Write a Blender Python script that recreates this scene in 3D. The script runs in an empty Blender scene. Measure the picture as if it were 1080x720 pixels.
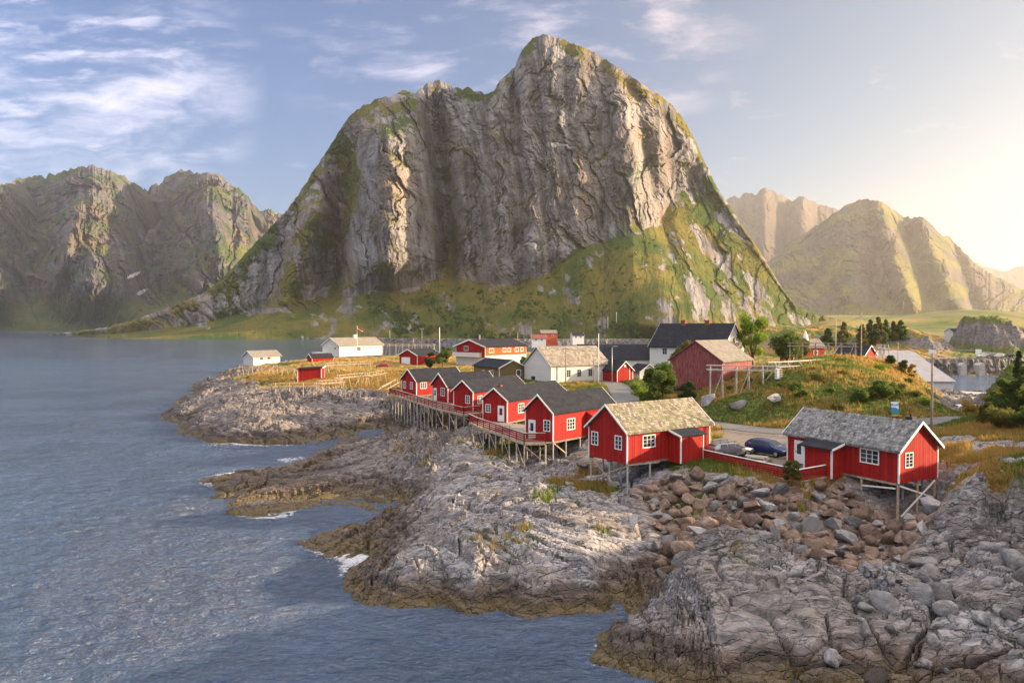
import bpy, bmesh, math, random
import numpy as np
from mathutils import Vector, Matrix

SC = bpy.context.scene
COL = SC.collection
R = math.radians
rng = np.random.RandomState(7)
random.seed(7)

# ------------------------------------------------------------------ camera
CAM_H = 18.0
FPX, CX, CY, HZ = 780.0, 540.0, 360.0, 343.0
PITCH = math.atan((CY - HZ) / FPX)
cam_data = bpy.data.cameras.new('camera')
cam_data.sensor_width = 36.0
cam_data.lens = FPX / 1080.0 * 36.0
cam_data.clip_start = 0.5
cam_data.clip_end = 60000.0
cam = bpy.data.objects.new('camera', cam_data)
COL.objects.link(cam)
cam.location = (0, 0, CAM_H)
cam.rotation_euler = (math.pi / 2 - PITCH, 0, 0)
SC.camera = cam

# ------------------------------------------------------------------ sun, sky, exposure
SUN_EL, SUN_AZ = 14.0, 88.0          # azimuth clockwise from the view axis (+Y)
SUN_POWER = 5.0
SKY_POWER = 0.15
HAZE = 0.5e-4
SKY_FILL = 6.0
SC.view_settings.view_transform = 'Standard'
SC.view_settings.look = 'None'
SC.view_settings.gamma = 1.0
SC.view_settings.use_curve_mapping = False
SC.view_settings.exposure = 1.52
SC.cycles.use_denoising = True
SC.cycles.max_bounces = 5
SC.cycles.diffuse_bounces = 3
SC.cycles.glossy_bounces = 3
SC.cycles.transmission_bounces = 2
SC.cycles.volume_bounces = 1
SC.cycles.caustics_reflective = False
SC.cycles.caustics_refractive = False
SC.cycles.sample_clamp_indirect = 6.0

sl = bpy.data.lights.new('sun', 'SUN')
sl.energy = SUN_POWER
sl.angle = R(0.6)
sl.color = (1.0, 0.74, 0.46)
sun = bpy.data.objects.new('sun', sl)
COL.objects.link(sun)
sd = Vector((math.sin(R(SUN_AZ)) * math.cos(R(SUN_EL)), math.cos(R(SUN_AZ)) * math.cos(R(SUN_EL)), math.sin(R(SUN_EL))))
sun.rotation_euler = sd.to_track_quat('Z', 'Y').to_euler()
sun.location = (60, 20, 60)

world = bpy.data.worlds.new('World')
SC.world = world
world.use_nodes = True


class NT:
    """tiny node-tree helper"""
    def __init__(s, tree):
        s.t = tree
        s.n = tree.nodes
        s.l = tree.links

    def new(s, typ, **kw):
        n = s.n.new(typ)
        for k, v in kw.items():
            if k == 'inp':
                for i, val in v.items():
                    s.set(n, i, val)
            else:
                setattr(n, k, v)
        return n

    def set(s, n, i, val):
        sock = n.inputs[i]
        if isinstance(val, bpy.types.NodeSocket):
            s.l.new(val, sock)
        elif isinstance(val, bpy.types.Node):
            s.l.new(val.outputs[0], sock)
        else:
            if sock.type == 'RGBA' and len(val) == 3:
                val = (*val, 1)
            sock.default_value = val

    def math(s, op, a, b=0.0, c=None, clamp=False):
        n = s.new('ShaderNodeMath', operation=op, use_clamp=clamp)
        s.set(n, 0, a); s.set(n, 1, b)
        if c is not None:
            s.set(n, 2, c)
        return n.outputs[0]

    def vmath(s, op, a, b=(0, 0, 0)):
        n = s.new('ShaderNodeVectorMath', operation=op)
        s.set(n, 0, a)
        if op == 'SCALE':
            s.set(n, 3, b)
        else:
            s.set(n, 1, b)
        return n.outputs[1] if op in ('DOT_PRODUCT', 'LENGTH') else n.outputs[0]

    def ramp(s, f, a, b, lo=0.0, hi=1.0, smooth=True):
        n = s.new('ShaderNodeMapRange')
        n.interpolation_type = 'SMOOTHSTEP' if smooth else 'LINEAR'
        s.set(n, 0, f); s.set(n, 1, a); s.set(n, 2, b); s.set(n, 3, lo); s.set(n, 4, hi)
        return n.outputs[0]

    def mix(s, f, a, b, blend='MIX'):
        n = s.new('ShaderNodeMix', data_type='RGBA', blend_type=blend)
        s.set(n, 0, f); s.set(n, 6, a); s.set(n, 7, b)
        return n.outputs[2]

    def noise(s, vec, scale, detail=4.0, rough=0.55, dist=0.0, col=False):
        n = s.new('ShaderNodeTexNoise')
        s.set(n, 'Vector', vec); s.set(n, 'Scale', scale); s.set(n, 'Detail', detail)
        s.set(n, 'Roughness', rough); s.set(n, 'Distortion', dist)
        return n.outputs['Color'] if col else n.outputs['Fac']

    def voronoi(s, vec, scale, feature='F1', rand=1.0, out='Distance'):
        n = s.new('ShaderNodeTexVoronoi', feature=feature)
        s.set(n, 'Vector', vec); s.set(n, 'Scale', scale); s.set(n, 'Randomness', rand)
        return n.outputs[out]

    def mapping(s, vec, scale=(1, 1, 1), rot=(0, 0, 0), loc=(0, 0, 0)):
        n = s.new('ShaderNodeMapping')
        s.set(n, 0, vec); s.set(n, 1, loc); s.set(n, 2, rot); s.set(n, 3, scale)
        return n.outputs[0]

    def bump(s, h, strength=0.5, dist=0.1, normal=None):
        n = s.new('ShaderNodeBump')
        s.set(n, 'Height', h); s.set(n, 'Strength', strength); s.set(n, 'Distance', dist)
        if normal is not None:
            s.set(n, 'Normal', normal)
        return n.outputs[0]

    def pos(s):
        return s.new('ShaderNodeNewGeometry').outputs['Position']

    def attr(s, name):
        return s.new('ShaderNodeAttribute', attribute_name=name).outputs['Fac']


MATS = {}


def material(name):
    m = bpy.data.materials.new(name)
    m.use_nodes = True
    m.node_tree.nodes.clear()
    nt = NT(m.node_tree)
    b = nt.new('ShaderNodeBsdfPrincipled')
    o = nt.new('ShaderNodeOutputMaterial')
    nt.l.new(b.outputs[0], o.inputs[0])
    MATS[name] = m
    nt.b = b
    nt.out = o
    return m, nt


# ---- sky: physical sky with thin high cirrus
w = NT(world.node_tree)
w.n.clear()
sky = w.new('ShaderNodeTexSky', sky_type='NISHITA')
sky.sun_disc = False
sky.sun_elevation = R(SUN_EL)
sky.sun_rotation = R(SUN_AZ)
sky.air_density = 1.0
sky.dust_density = 1.6
sky.ozone_density = 3.0
tc = w.new('ShaderNodeTexCoord')
dirv = w.vmath('NORMALIZE', tc.outputs['Generated'])
sep = w.new('ShaderNodeSeparateXYZ', inp={0: dirv})
ay = w.math('MAXIMUM', w.math('ABSOLUTE', sep.outputs[1]), .08)
cu = w.math('DIVIDE', sep.outputs[0], ay)
cv = w.math('DIVIDE', sep.outputs[2], ay)
cpos = w.new('ShaderNodeCombineXYZ', inp={0: cu, 1: cv, 2: sep.outputs[1]}).outputs[0]


def cloud_layer(rot, sx, sy, scale, lo, hi, seed):
    mp = w.mapping(cpos, scale=(sx, sy, 1), rot=(0, 0, R(rot)), loc=(seed, seed * 0.7, 0))
    warp = w.noise(w.mapping(cpos, loc=(seed, 0, 3)), 3.0, 4, 0.55, col=True)
    warp = w.vmath('SCALE', w.vmath('SUBTRACT', warp, (0.5, 0.5, 0.5)), .55)
    n = w.noise(w.vmath('ADD', mp, warp), scale, 9, 0.62)
    return w.ramp(n, lo, hi)


def lobe(px, py, spread):
    """soft mask round one bearing of the sky"""
    d = Vector(((px - CX) / FPX, 1.0, (HZ - py) / FPX)).normalized()
    dp = w.vmath('DOT_PRODUCT', dirv, tuple(d))
    return w.ramp(dp, math.cos(R(spread)), 1.0)


c1 = w.math('MAXIMUM', cloud_layer(-24, 1.6, 6.5, 1.8, 0.47, 0.72, 3.1), w.math('MULTIPLY', cloud_layer(-30, 3.0, 14.0, 2.4, 0.47, 0.72, 5.4), .8))
c2 = cloud_layer(-16, 2.2, 8.0, 2.2, 0.47, 0.75, 8.3)
ma = w.math('MAXIMUM', lobe(60, 75, 13), w.math('MAXIMUM', lobe(-60, 60, 17), lobe(20, 185, 6)))
ma = w.math('POWER', ma, .55)
mb = w.math('MULTIPLY', w.math('MAXIMUM', lobe(460, 15, 13), lobe(600, -30, 15)), 0.6)
mb = w.math('POWER', mb, .7)
k1 = w.math('MULTIPLY', c1, ma)
k2 = w.math('MULTIPLY', c2, mb)
k3 = w.math('MULTIPLY', cloud_layer(-12, 3, 7.0, 3.0, 0.60, 0.8, 1.7), 0.35)
horiz = w.ramp(sep.outputs[2], 0.06, 0.14)
kk = w.math('MULTIPLY', w.math('MAXIMUM', w.math('MAXIMUM', k1, k2), k3), horiz, clamp=True)
kk = w.math('MULTIPLY', kk, 0.85)
ccol = w.mix(0.35, sky.outputs[0], (11.0, 9.2, 8.2), 'MIX')
ccol = w.mix(0.6, ccol, (11.5, 9.6, 8.8))
skc = w.mix(kk, sky.outputs[0], ccol)
# bank: bright fill light added to the sky overhead and behind the viewpoint
bank = w.math('ADD', w.ramp(w.math('MULTIPLY', sep.outputs[1], -1.0), -.1, .7, 0, .38), w.ramp(sep.outputs[2], .52, .9), clamp=True)
bn = w.noise(w.mapping(dirv, scale=(2, 2, 4)), 1.6, 6, .6)
bank = w.math('MULTIPLY', w.math('MULTIPLY', bank, w.ramp(bn, .25, .6, .45, 1)), w.ramp(sep.outputs[2], .0, .12))
skc = w.mix(1.0, skc, w.mix(w.ramp(w.vmath('DOT_PRODUCT', dirv, tuple(sd)), -.12, .68), (.345, .385, .475), (.57, .46, .375)), 'MULTIPLY')
skc = w.mix(bank, skc, (SKY_FILL * 1.0, SKY_FILL * .92, SKY_FILL * .89))
bg = w.new('ShaderNodeBackground', inp={0: skc, 1: SKY_POWER})
wo = w.new('ShaderNodeOutputWorld')
w.l.new(bg.outputs[0], wo.inputs[0])


# ------------------------------------------------------------------ survey helpers
def ground_at(px, py, z):
    """map point on the level z seen at (px, py) of the survey photograph"""
    cp, sp = math.cos(PITCH), math.sin(PITCH)
    a, b = (px - CX) / FPX, -(py - CY) / FPX
    r = (a, cp + b * sp, -sp + b * cp)
    t = (z - CAM_H) / r[2]
    return r[0] * t, r[1] * t


def point_at(px, py, Y):
    """point at range Y (north) on the bearing (px, py)"""
    cp, sp = math.cos(PITCH), math.sin(PITCH)
    a, b = (px - CX) / FPX, -(py - CY) / FPX
    r = (a, cp + b * sp, -sp + b * cp)
    t = Y / r[1]
    return r[0] * t, Y, CAM_H + r[2] * t


# ------------------------------------------------------------------ numpy noise
def _hash(ix, iy, seed=0):
    h = (ix.astype(np.int64) * 374761393 + iy.astype(np.int64) * 668265263 + seed * 1442695041) & 0xFFFFFFFF
    h = ((h ^ (h >> 13)) * 1274126177) & 0xFFFFFFFF
    h = h ^ (h >> 16)
    return (h & 0xFFFFFF) / float(0x1000000)


def perlin(x, y, seed=0):
    x0 = np.floor(x); y0 = np.floor(y)
    fx = x - x0; fy = y - y0
    ux = fx * fx * fx * (fx * (fx * 6 - 15) + 10); uy = fy * fy * fy * (fy * (fy * 6 - 15) + 10)

    def g(dx, dy):
        a = _hash(x0 + dx, y0 + dy, seed) * (2 * math.pi)
        return np.cos(a) * (fx - dx) + np.sin(a) * (fy - dy)
    a = g(0, 0); b = g(1, 0); c = g(0, 1); d = g(1, 1)
    return 1.5 * ((a + (b - a) * ux) + ((c + (d - c) * ux) - (a + (b - a) * ux)) * uy)


def fbm(x, y, octv=5, gain=0.5, seed=0, ridged=False):
    s = np.zeros_like(x); a = 1.0; t = 0.0; f = 1.0
    for i in range(octv):
        n = perlin(x * f + 17.3 * i, y * f - 9.1 * i, seed + i)
        if ridged:
            n = 1.0 - 2.0 * np.abs(n)
        s += a * n; t += a; a *= gain; f *= 2.03
    return s / t


def worley(x, y, seed=0):
    """F1, F2-F1, random value of the nearest cell, offset from its centre"""
    x0 = np.floor(x); y0 = np.floor(y)
    f1 = np.full(x.shape, 9.0); f2 = f1.copy(); idv = np.zeros_like(x); ox = np.zeros_like(x); oy = np.zeros_like(x)
    for dx in (-1, 0, 1):
        for dy in (-1, 0, 1):
            cx = x0 + dx; cy = y0 + dy
            ax = x - (cx + _hash(cx, cy, seed)); ay = y - (cy + _hash(cx, cy, seed + 11))
            d = np.sqrt(ax * ax + ay * ay)
            nearer = d < f1
            f2 = np.where(nearer, f1, np.minimum(f2, d))
            idv = np.where(nearer, _hash(cx, cy, seed + 23), idv)
            ox = np.where(nearer, ax, ox); oy = np.where(nearer, ay, oy)
            f1 = np.where(nearer, d, f1)
    return f1, f2 - f1, idv, ox, oy


def sstep(a, b, x):
    t = np.clip((x - a) / (b - a), 0, 1)
    return t * t * (3 - 2 * t)


# ------------------------------------------------------------------ object helpers
def link(o, parent=None):
    COL.objects.link(o)
    if parent is not None:
        o.parent = parent
    return o


def tag(o, label=None, cat=None, group=None, kind=None):
    if label: o['label'] = label
    if cat: o['category'] = cat
    if group: o['group'] = group
    if kind: o['kind'] = kind
    return o


def empty(name, loc, rz=0.0, label=None, cat=None, group=None):
    o = bpy.data.objects.new(name, None)
    o.empty_display_size = 0.3
    link(o)
    o.location = loc
    o.rotation_euler = (0, 0, rz)
    return tag(o, label, cat, group)


def grid_mesh(name, V, mat, attrs=None, smooth=True, flip=False):
    """V: (rows, cols, 3) array -> one sheet"""
    nr, nc = V.shape[:2]
    me = bpy.data.meshes.new(name)
    idx = np.arange(nr * nc).reshape(nr, nc)
    q = np.stack([idx[:-1, :-1], idx[:-1, 1:], idx[1:, 1:], idx[1:, :-1]], -1).reshape(-1, 4)
    if flip:
        q = q[:, ::-1]
    me.vertices.add(nr * nc)
    me.vertices.foreach_set('co', V.reshape(-1).astype(np.float32))
    me.loops.add(q.size)
    me.loops.foreach_set('vertex_index', q.reshape(-1).astype(np.int32))
    me.polygons.add(len(q))
    me.polygons.foreach_set('loop_start', np.arange(0, q.size, 4, dtype=np.int32))
    me.polygons.foreach_set('use_smooth', np.full(len(q), smooth))
    me.update(calc_edges=True)
    for k, v in (attrs or {}).items():
        a = me.attributes.new(k, 'FLOAT', 'POINT')
        a.data.foreach_set('value', v.reshape(-1).astype(np.float32))
    me.materials.append(mat)
    return bpy.data.objects.new(name, me)


def raw_mesh(name, V, faces_k, mat, attrs=None, smooth=False):
    """V (n,3); faces_k (m,k) equal-sized faces"""
    me = bpy.data.meshes.new(name)
    q = np.asarray(faces_k, dtype=np.int32)
    me.vertices.add(len(V))
    me.vertices.foreach_set('co', np.asarray(V, dtype=np.float32).reshape(-1))
    me.loops.add(q.size)
    me.loops.foreach_set('vertex_index', q.reshape(-1))
    me.polygons.add(len(q))
    me.polygons.foreach_set('loop_start', np.arange(0, q.size, q.shape[1], dtype=np.int32))
    me.polygons.foreach_set('use_smooth', np.full(len(q), smooth))
    me.update(calc_edges=True)
    for k, v in (attrs or {}).items():
        a = me.attributes.new(k, 'FLOAT', 'POINT')
        a.data.foreach_set('value', np.asarray(v, dtype=np.float32).reshape(-1))
    me.materials.append(mat)
    return bpy.data.objects.new(name, me)


# ================================================================== NEAR GROUND
def bell(x, c, w_):
    return np.exp(-((x - c) / w_) ** 2)


# survey points: (px, py, level, grass cover)
S = []
def sp(g, *pts):
    for p in pts:
        x, y = ground_at(p[0], p[1], max(p[2], 0.0))
        S.append((x, y, p[2], p[3] if len(p) > 3 else g))
def wp(g, *pts):
    for p in pts:
        S.append((p[0], p[1], p[2], g))
# far headland: shore, sea bed, rock, grass
sp(0, (230,395,0),(215,402,0),(200,412,0),(185,426,0),(172,442.5,0),(189,452,0),(207,462,0),(243,467.5,0),(263,469,0),(290,469,0),(315,466,0),(338,463,0),(365,458,0),(390,452,0.1),(412,447,.3))
sp(0, (160,448,-2.5),(200,472,-2.5),(150,430,-3),(240,480,-2),(290,477,-1.5),(185,412,-3.5),(205,396,-3.5),(215,388,-3.5),(0,400,-4),(0,500,-4),(0,720,-4),(100,600,-4),(180,560,-3),(300,650,-3),(100,450,-4),(100,400,-4))
sp(0, (192,432,1.8),(215,442,2.0),(250,448,2.4),(290,446,2.6),(340,444,2.2),(230,418,2.8),(215,420,2.4),(265,424,3.4),(300,424,3.6),(340,426,3.6),(380,426,3.4),(400,436,2),(370,446,1.2),(240,455,1.6),(300,456,1.5))
sp(.7, (250,397,3.2),(280,398,4),(320,408,4.4),(370,408,4.6),(400,412,4.4),(240,402,2.8,.4))
sp(1, (300,390,4.4),(340,392,4.8),(370,395,4.9),(410,392,5),(405,400,5),(300,381,4.3),(340,378,4.9),(400,376,5),(460,372,5),(520,372,5),(560,372,5),(620,372,5),(660,374,5),(440,385,5),(470,386,5),(500,380,4.8),(560,406,5),(620,406,5))
wp(0, (-112,325,.5),(-125,340,-3),(-60,352,.5),(-60,372,-3),(-20,392,-3),(-20,368,1),(20,372,1),(20,400,-3),(60,400,-2),(120,440,2))
wp(.9, (60,340,5),(90,330,5.5),(45,260,5.2),(70,260,6),(30,300,5),(100,390,6),(160,420,7))
# strip under and behind the row of cabins
sp(.6, (440,440,2.2),(465,442,2.6),(490,454,2.4),(515,470,2.9),(600,505,2.9,.5),(620,508,2.8,.5),(640,516,2.9,.6))
sp(0, (422,446,.6),(430,450,1.0),(545,492,2.8),(583,496,2.6),(661,520,2.9),(560,485,3.0))
wp(.8, (-8,141,4.9),(-1,129,5),(3,125,5),(9,109,5),(13,89,5.1),(20,74,5.2),(2,140,5),(14,125,5),(18,110,5),(22,95,5.2))
wp(.3, (8,84,4.2),(13,70,4.2),(-3,100,3.6),(-8,118,3.6),(-14,132,3.4))
# second ledge
sp(0, (324,482,0),(296,485,0),(249,499,0),(213,508,0),(227,521.7,0),(240,541,0),(285,545,0),(300,543,0),(350,529,0),(385,527,0),(410,526,.1))
sp(0, (300,510,.8),(350,503,1.5),(390,490,2.2),(420,472,3.4),(450,458,4.0),(440,486,3.4),(462,492,3.0),(400,512,1.5),(340,516,.9),(260,520,.45),(350,487,1.1),(395,464,1.6),(432,512,1.2),(230,512,.25))
sp(0, (200,515,-1.5),(215,540,-1.5),(250,556,-1.6),(300,556,-1.2),(340,542,-1),(310,474,-1.2),(280,488,-1.3))
# great slab under the cabins
sp(0, (425,530,.3),(389,536,0),(360,555,0),(317.5,573.7,0),(343,584,0),(385,588,0),(365,600,0),(354.5,617,0),(374,633,0),(463,637,0),(525,641,0),(568,650,0),(611,645,0),(645,634,0),(690,607,.2),(706,598,.8))
sp(0, (340,622,-2),(360,652,-2),(463,662,-2.5),(560,682,-2.5),(600,672,-2),(335,596,-1.2),(290,578,-1.5),(280,560,-2),(372,545,-.8),(400,533,-.6),(650,652,-1),(480,720,-3))
sp(0, (400,560,.9),(430,545,1.5),(460,515,3),(500,494,3.4),(480,525,3),(440,570,2),(400,600,1.4),(440,600,2.0),(500,560,3.1),(500,592,2.6),(560,505,3.8,.3),(585,507,3.7,.55),(540,480,3.2,.55),(640,530,3.6,.5),(560,540,3.6),(560,580,3.0),(560,606,2.1),(560,632,.9),(620,535,3.5),(620,560,3.3),(620,592,2.7),(620,620,1.3),(660,545,3.2),(680,570,2.2),(680,590,1.2),(700,560,2.5),(500,615,1.6),(440,620,1.0))
# third rock, bottom right shore
sp(0, (662,655,0),(627,672,0),(621,695,0),(652,705,0),(689,717,0),(720,726,0),(800,732,0),(900,737,0),(1000,744,.1),(1090,745,.3))
sp(0, (603,692,-1.5),(612,722,-2),(680,738,-2),(800,765,-2),(1000,795,-2),(1100,800,-2))
sp(0, (662,678,1.1),(690,640,2.2),(720,600,2.7),(720,572,2.5),(720,650,2.4),(740,692,1.1),(770,600,3.0),(770,640,2.5),(770,575,2.9),(780,682,1.5),(830,600,2.7),(840,640,2.2),(860,680,1.6),(850,708,.8),(900,640,2.2),(900,600,2.6),(950,600,2.6),(950,650,1.8),(1000,600,2.8),(1000,650,1.9),(1060,640,2.4),(1000,700,1.0),(1060,700,1.2),(930,700,.9))
# rubble slope below the fence
sp(.2, (717,494,5.0),(780,504,4.9),(843,514,4.9),(876,507,4.9))
sp(0, (720,545,2.7),(780,560,2.6),(850,570,2.7),(900,580,2.6),(940,590,2.5),(965,547,3.0),(920,535,3.3),(985,530,3.4),(690,530,3.0))
# parking and its edges
sp(.5, (725,486,5.2),(780,494,5.2),(835,500,5.2),(800,470,5.3),(760,455,5.4),(840,462,5.5))
wp(.3, (27,68,5.3),(24,63,5.0),(33,66,5.2),(36,70,5.6))
# right-hand cliff and road
sp(.5, (1000,468,6.9),(1040,468,7.5),(1085,470,7.7))
sp(0, (1004,490,6.5,.62),(1014,504,6.2,.5),(1040,508,6.5,.45),(1072,503,6.8,.5),(1100,500,7,.5),(1008,540,3.3),(1044,562,2.7,.2),(1080,566,2.8),(1105,566,2.9),(1040,488,7.1,.66),(1065,486,7.3,.62),(1020,482,6.8,.66))
sp(.6, (960,443,6.4),(1000,441,6.8),(1000,455,7),(1040,456,7.4),(1080,461,7.6),(905,448,6.1))
sp(1, (1080,430,9.0),(1075,405,11.0),(1085,385,13),(1050,425,8.2),(1035,436,7.1),(1065,385,11.5),(1100,400,12))
# mound behind the parking
sp(1, (755,441,5.7),(800,443,5.8),(850,447,6),(900,443,6.3),(765,424,7.6),(800,420,8.2),(830,418,8.6),(800,398,10),(860,392,11.2),(900,387,11.8),(940,397,10.8),(970,412,9.3),(992,428,7.6),(860,378,12.4),(800,387,10.6),(930,381,11.8),(958,388,10.8))
wp(1, (60,162,7.5),(74,150,5.5),(50,182,6),(36,150,6.2),(30,127,5.4),(24,124,5),(70,190,6),(34,112,6.5))
wp(.2, (90,172,3),(104,172,2.2),(112,160,2.5),(88,148,2.4),(125,150,3),(74,120,3.4),(80,131,3.0))
wp(0, (113,187,.1),(135,190,-2),(150,230,-2),(122,215,-2),(132,258,-2),(165,258,-2),(175,225,-2),(160,190,-2),(108,215,0),(112,262,.5))
wp(.7, (118,285,5.2),(150,284,5.5),(190,290,6),(150,330,7),(200,360,8),(110,300,5))
wp(1, (130,110,9),(160,150,10),(170,190,3),(195,220,4),(110,90,11))
wp(.5, (61,100,4.6),(63,100,4.8),(67,110,3.6),(70,111,3.8))
sp(.7, (1012,438,6.7),(1026,440,6.9))
# unseen ridge added right of the view to shade the low rocks
wp(.3, (36.5,43,9),(41,45,13),(45,51.5,11.5),(33.5,37.5,10),(38,38,13.5),(50,50,14),(39,36,11),(48,42,15),(56,50,14))
wp(0, (22,27,-2.5),(27,28,-2.5),(32,28,-2),(30,32.5,.5),(26,32.5,.3),(34,31,2))
wp(0, (30.8,41,3.6),(35.5,47.5,4.2),(28,36.5,2.2))
S = np.array(S)
QS = np.stack([S[:, 0] / S[:, 1] * 1.0, np.log(S[:, 1])], 1)
_d = np.sqrt(((QS[:, None] - QS[None]) ** 2).sum(-1) + 1e-6)
_W = np.linalg.solve(_d + 1e-3 * np.eye(len(S)), S[:, 2:4] - S[:, 2:4].mean(0))
_M = S[:, 2:4].mean(0)


def base_height(x, y):
    q0 = (x / y).ravel(); q1 = np.log(y).ravel()
    out = np.empty((q0.size, 2))
    for i in range(0, q0.size, 60000):
        d = np.sqrt((q0[i:i + 60000, None] - QS[:, 0]) ** 2 + (q1[i:i + 60000, None] - QS[:, 1]) ** 2 + 1e-6)
        out[i:i + 60000] = d @ _W + _M
    return out[:, 0].reshape(x.shape), out[:, 1].reshape(x.shape)


# roads and yards: flattened strips
ROAD = [(8.0, 205, 5.0), (17.5, 185, 5.0), (22.5, 166, 5.0), (21.5, 145, 5.0), (19.8, 124, 5.05), (20.5, 105, 5.2), (26.0, 93.5, 5.4), (31.8, 86, 5.6), (40.5, 86, 6.05), (47.8, 88, 6.4),
        (55, 88.5, 6.8), (60.5, 85, 7.1), (66, 78.5, 7.45), (74, 72, 7.7), (84, 66, 7.9), (96, 60, 8.1)]
ROAD_HW = 2.3
YARD = [(21.5, 76.2), (24.5, 67.6), (25.6, 65.4), (30.2, 62.4), (31.5, 66), (28.6, 72.5), (33.5, 83), (26, 90)]


def catmull(P, n=8):
    P = np.array(P, float)
    Q = np.vstack([2 * P[0] - P[1], P, 2 * P[-1] - P[-2]])
    out = []
    for i in range(1, len(Q) - 2):
        for k in range(n):
            t = k / n
            a, b, c, d = Q[i - 1], Q[i], Q[i + 1], Q[i + 2]
            out.append(0.5 * (2 * b + (c - a) * t + (2 * a - 5 * b + 4 * c - d) * t * t + (3 * b - a - 3 * c + d) * t ** 3))
    out.append(P[-1])
    return np.array(out)


ROADC = catmull(ROAD, 6)


def road_field(x, y):
    """distance to the road centre line and its level there"""
    best = np.full(x.shape, 1e9); lev = np.zeros_like(x)
    for a, b in zip(ROADC[:-1], ROADC[1:]):
        dx, dy = b[0] - a[0], b[1] - a[1]
        t = np.clip(((x - a[0]) * dx + (y - a[1]) * dy) / (dx * dx + dy * dy), 0, 1)
        d = np.hypot(x - a[0] - t * dx, y - a[1] - t * dy)
        m = d < best
        best = np.where(m, d, best); lev = np.where(m, a[2] + t * (b[2] - a[2]), lev)
    return best, lev


def poly_dist(x, y, P):
    """signed distance, negative inside"""
    best = np.full(x.shape, 1e9); ins = np.zeros(x.shape, bool)
    n = len(P)
    for i in range(n):
        ax, ay = P[i]; bx, by = P[(i + 1) % n]
        dx, dy = bx - ax, by - ay
        t = np.clip(((x - ax) * dx + (y - ay) * dy) / (dx * dx + dy * dy), 0, 1)
        best = np.minimum(best, np.hypot(x - ax - t * dx, y - ay - t * dy))
        c = ((ay > y) != (by > y)) & (x < (bx - ax) * (y - ay) / (by - ay + 1e-12) + ax)
        ins ^= c
    return np.where(ins, -best, best)


# rocky hills: centre, half widths, height
HILLS = [(135, 345, 58, 50, 10, 801), (176, 322, 14, 24, 6, 811), (207, 322, 15, 24, 14, 821), (236, 335, 22, 26, 9, 831)]


# rubble slope between the two nearest cabins
SLOPE = [(690, 503, 4.2), (717, 495, 5.0), (780, 503, 4.9), (843, 514, 4.8), (880, 509, 4.8), (920, 528, 3.8), (945, 530, 3.6), (985, 532, 3.4), (990, 558, 2.8), (950, 596, 2.5), (905, 606, 2.5), (850, 584, 2.6), (800, 566, 2.6), (765, 556, 2.7), (740, 562, 2.6), (720, 584, 2.3), (700, 604, 1.6), (688, 596, 1.6), (700, 560, 2.6), (684, 530, 3.2), (664, 522, 3.2), (672, 506, 4.0)]
STRIP_XY = [ground_at(a_, b_, c_) for a_, b_, c_ in ((712, 484, 5.1), (752, 488, 5.1), (800, 496, 5.0), (842, 505, 4.9), (878, 498, 5.0), (893, 499, 4.8), (880, 507, 4.8), (846, 513, 4.8), (800, 504, 4.85), (745, 496, 4.9), (712, 492, 5.0))]
SLOPE_XY = [ground_at(a_, b_, c_) for a_, b_, c_ in SLOPE]


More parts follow.
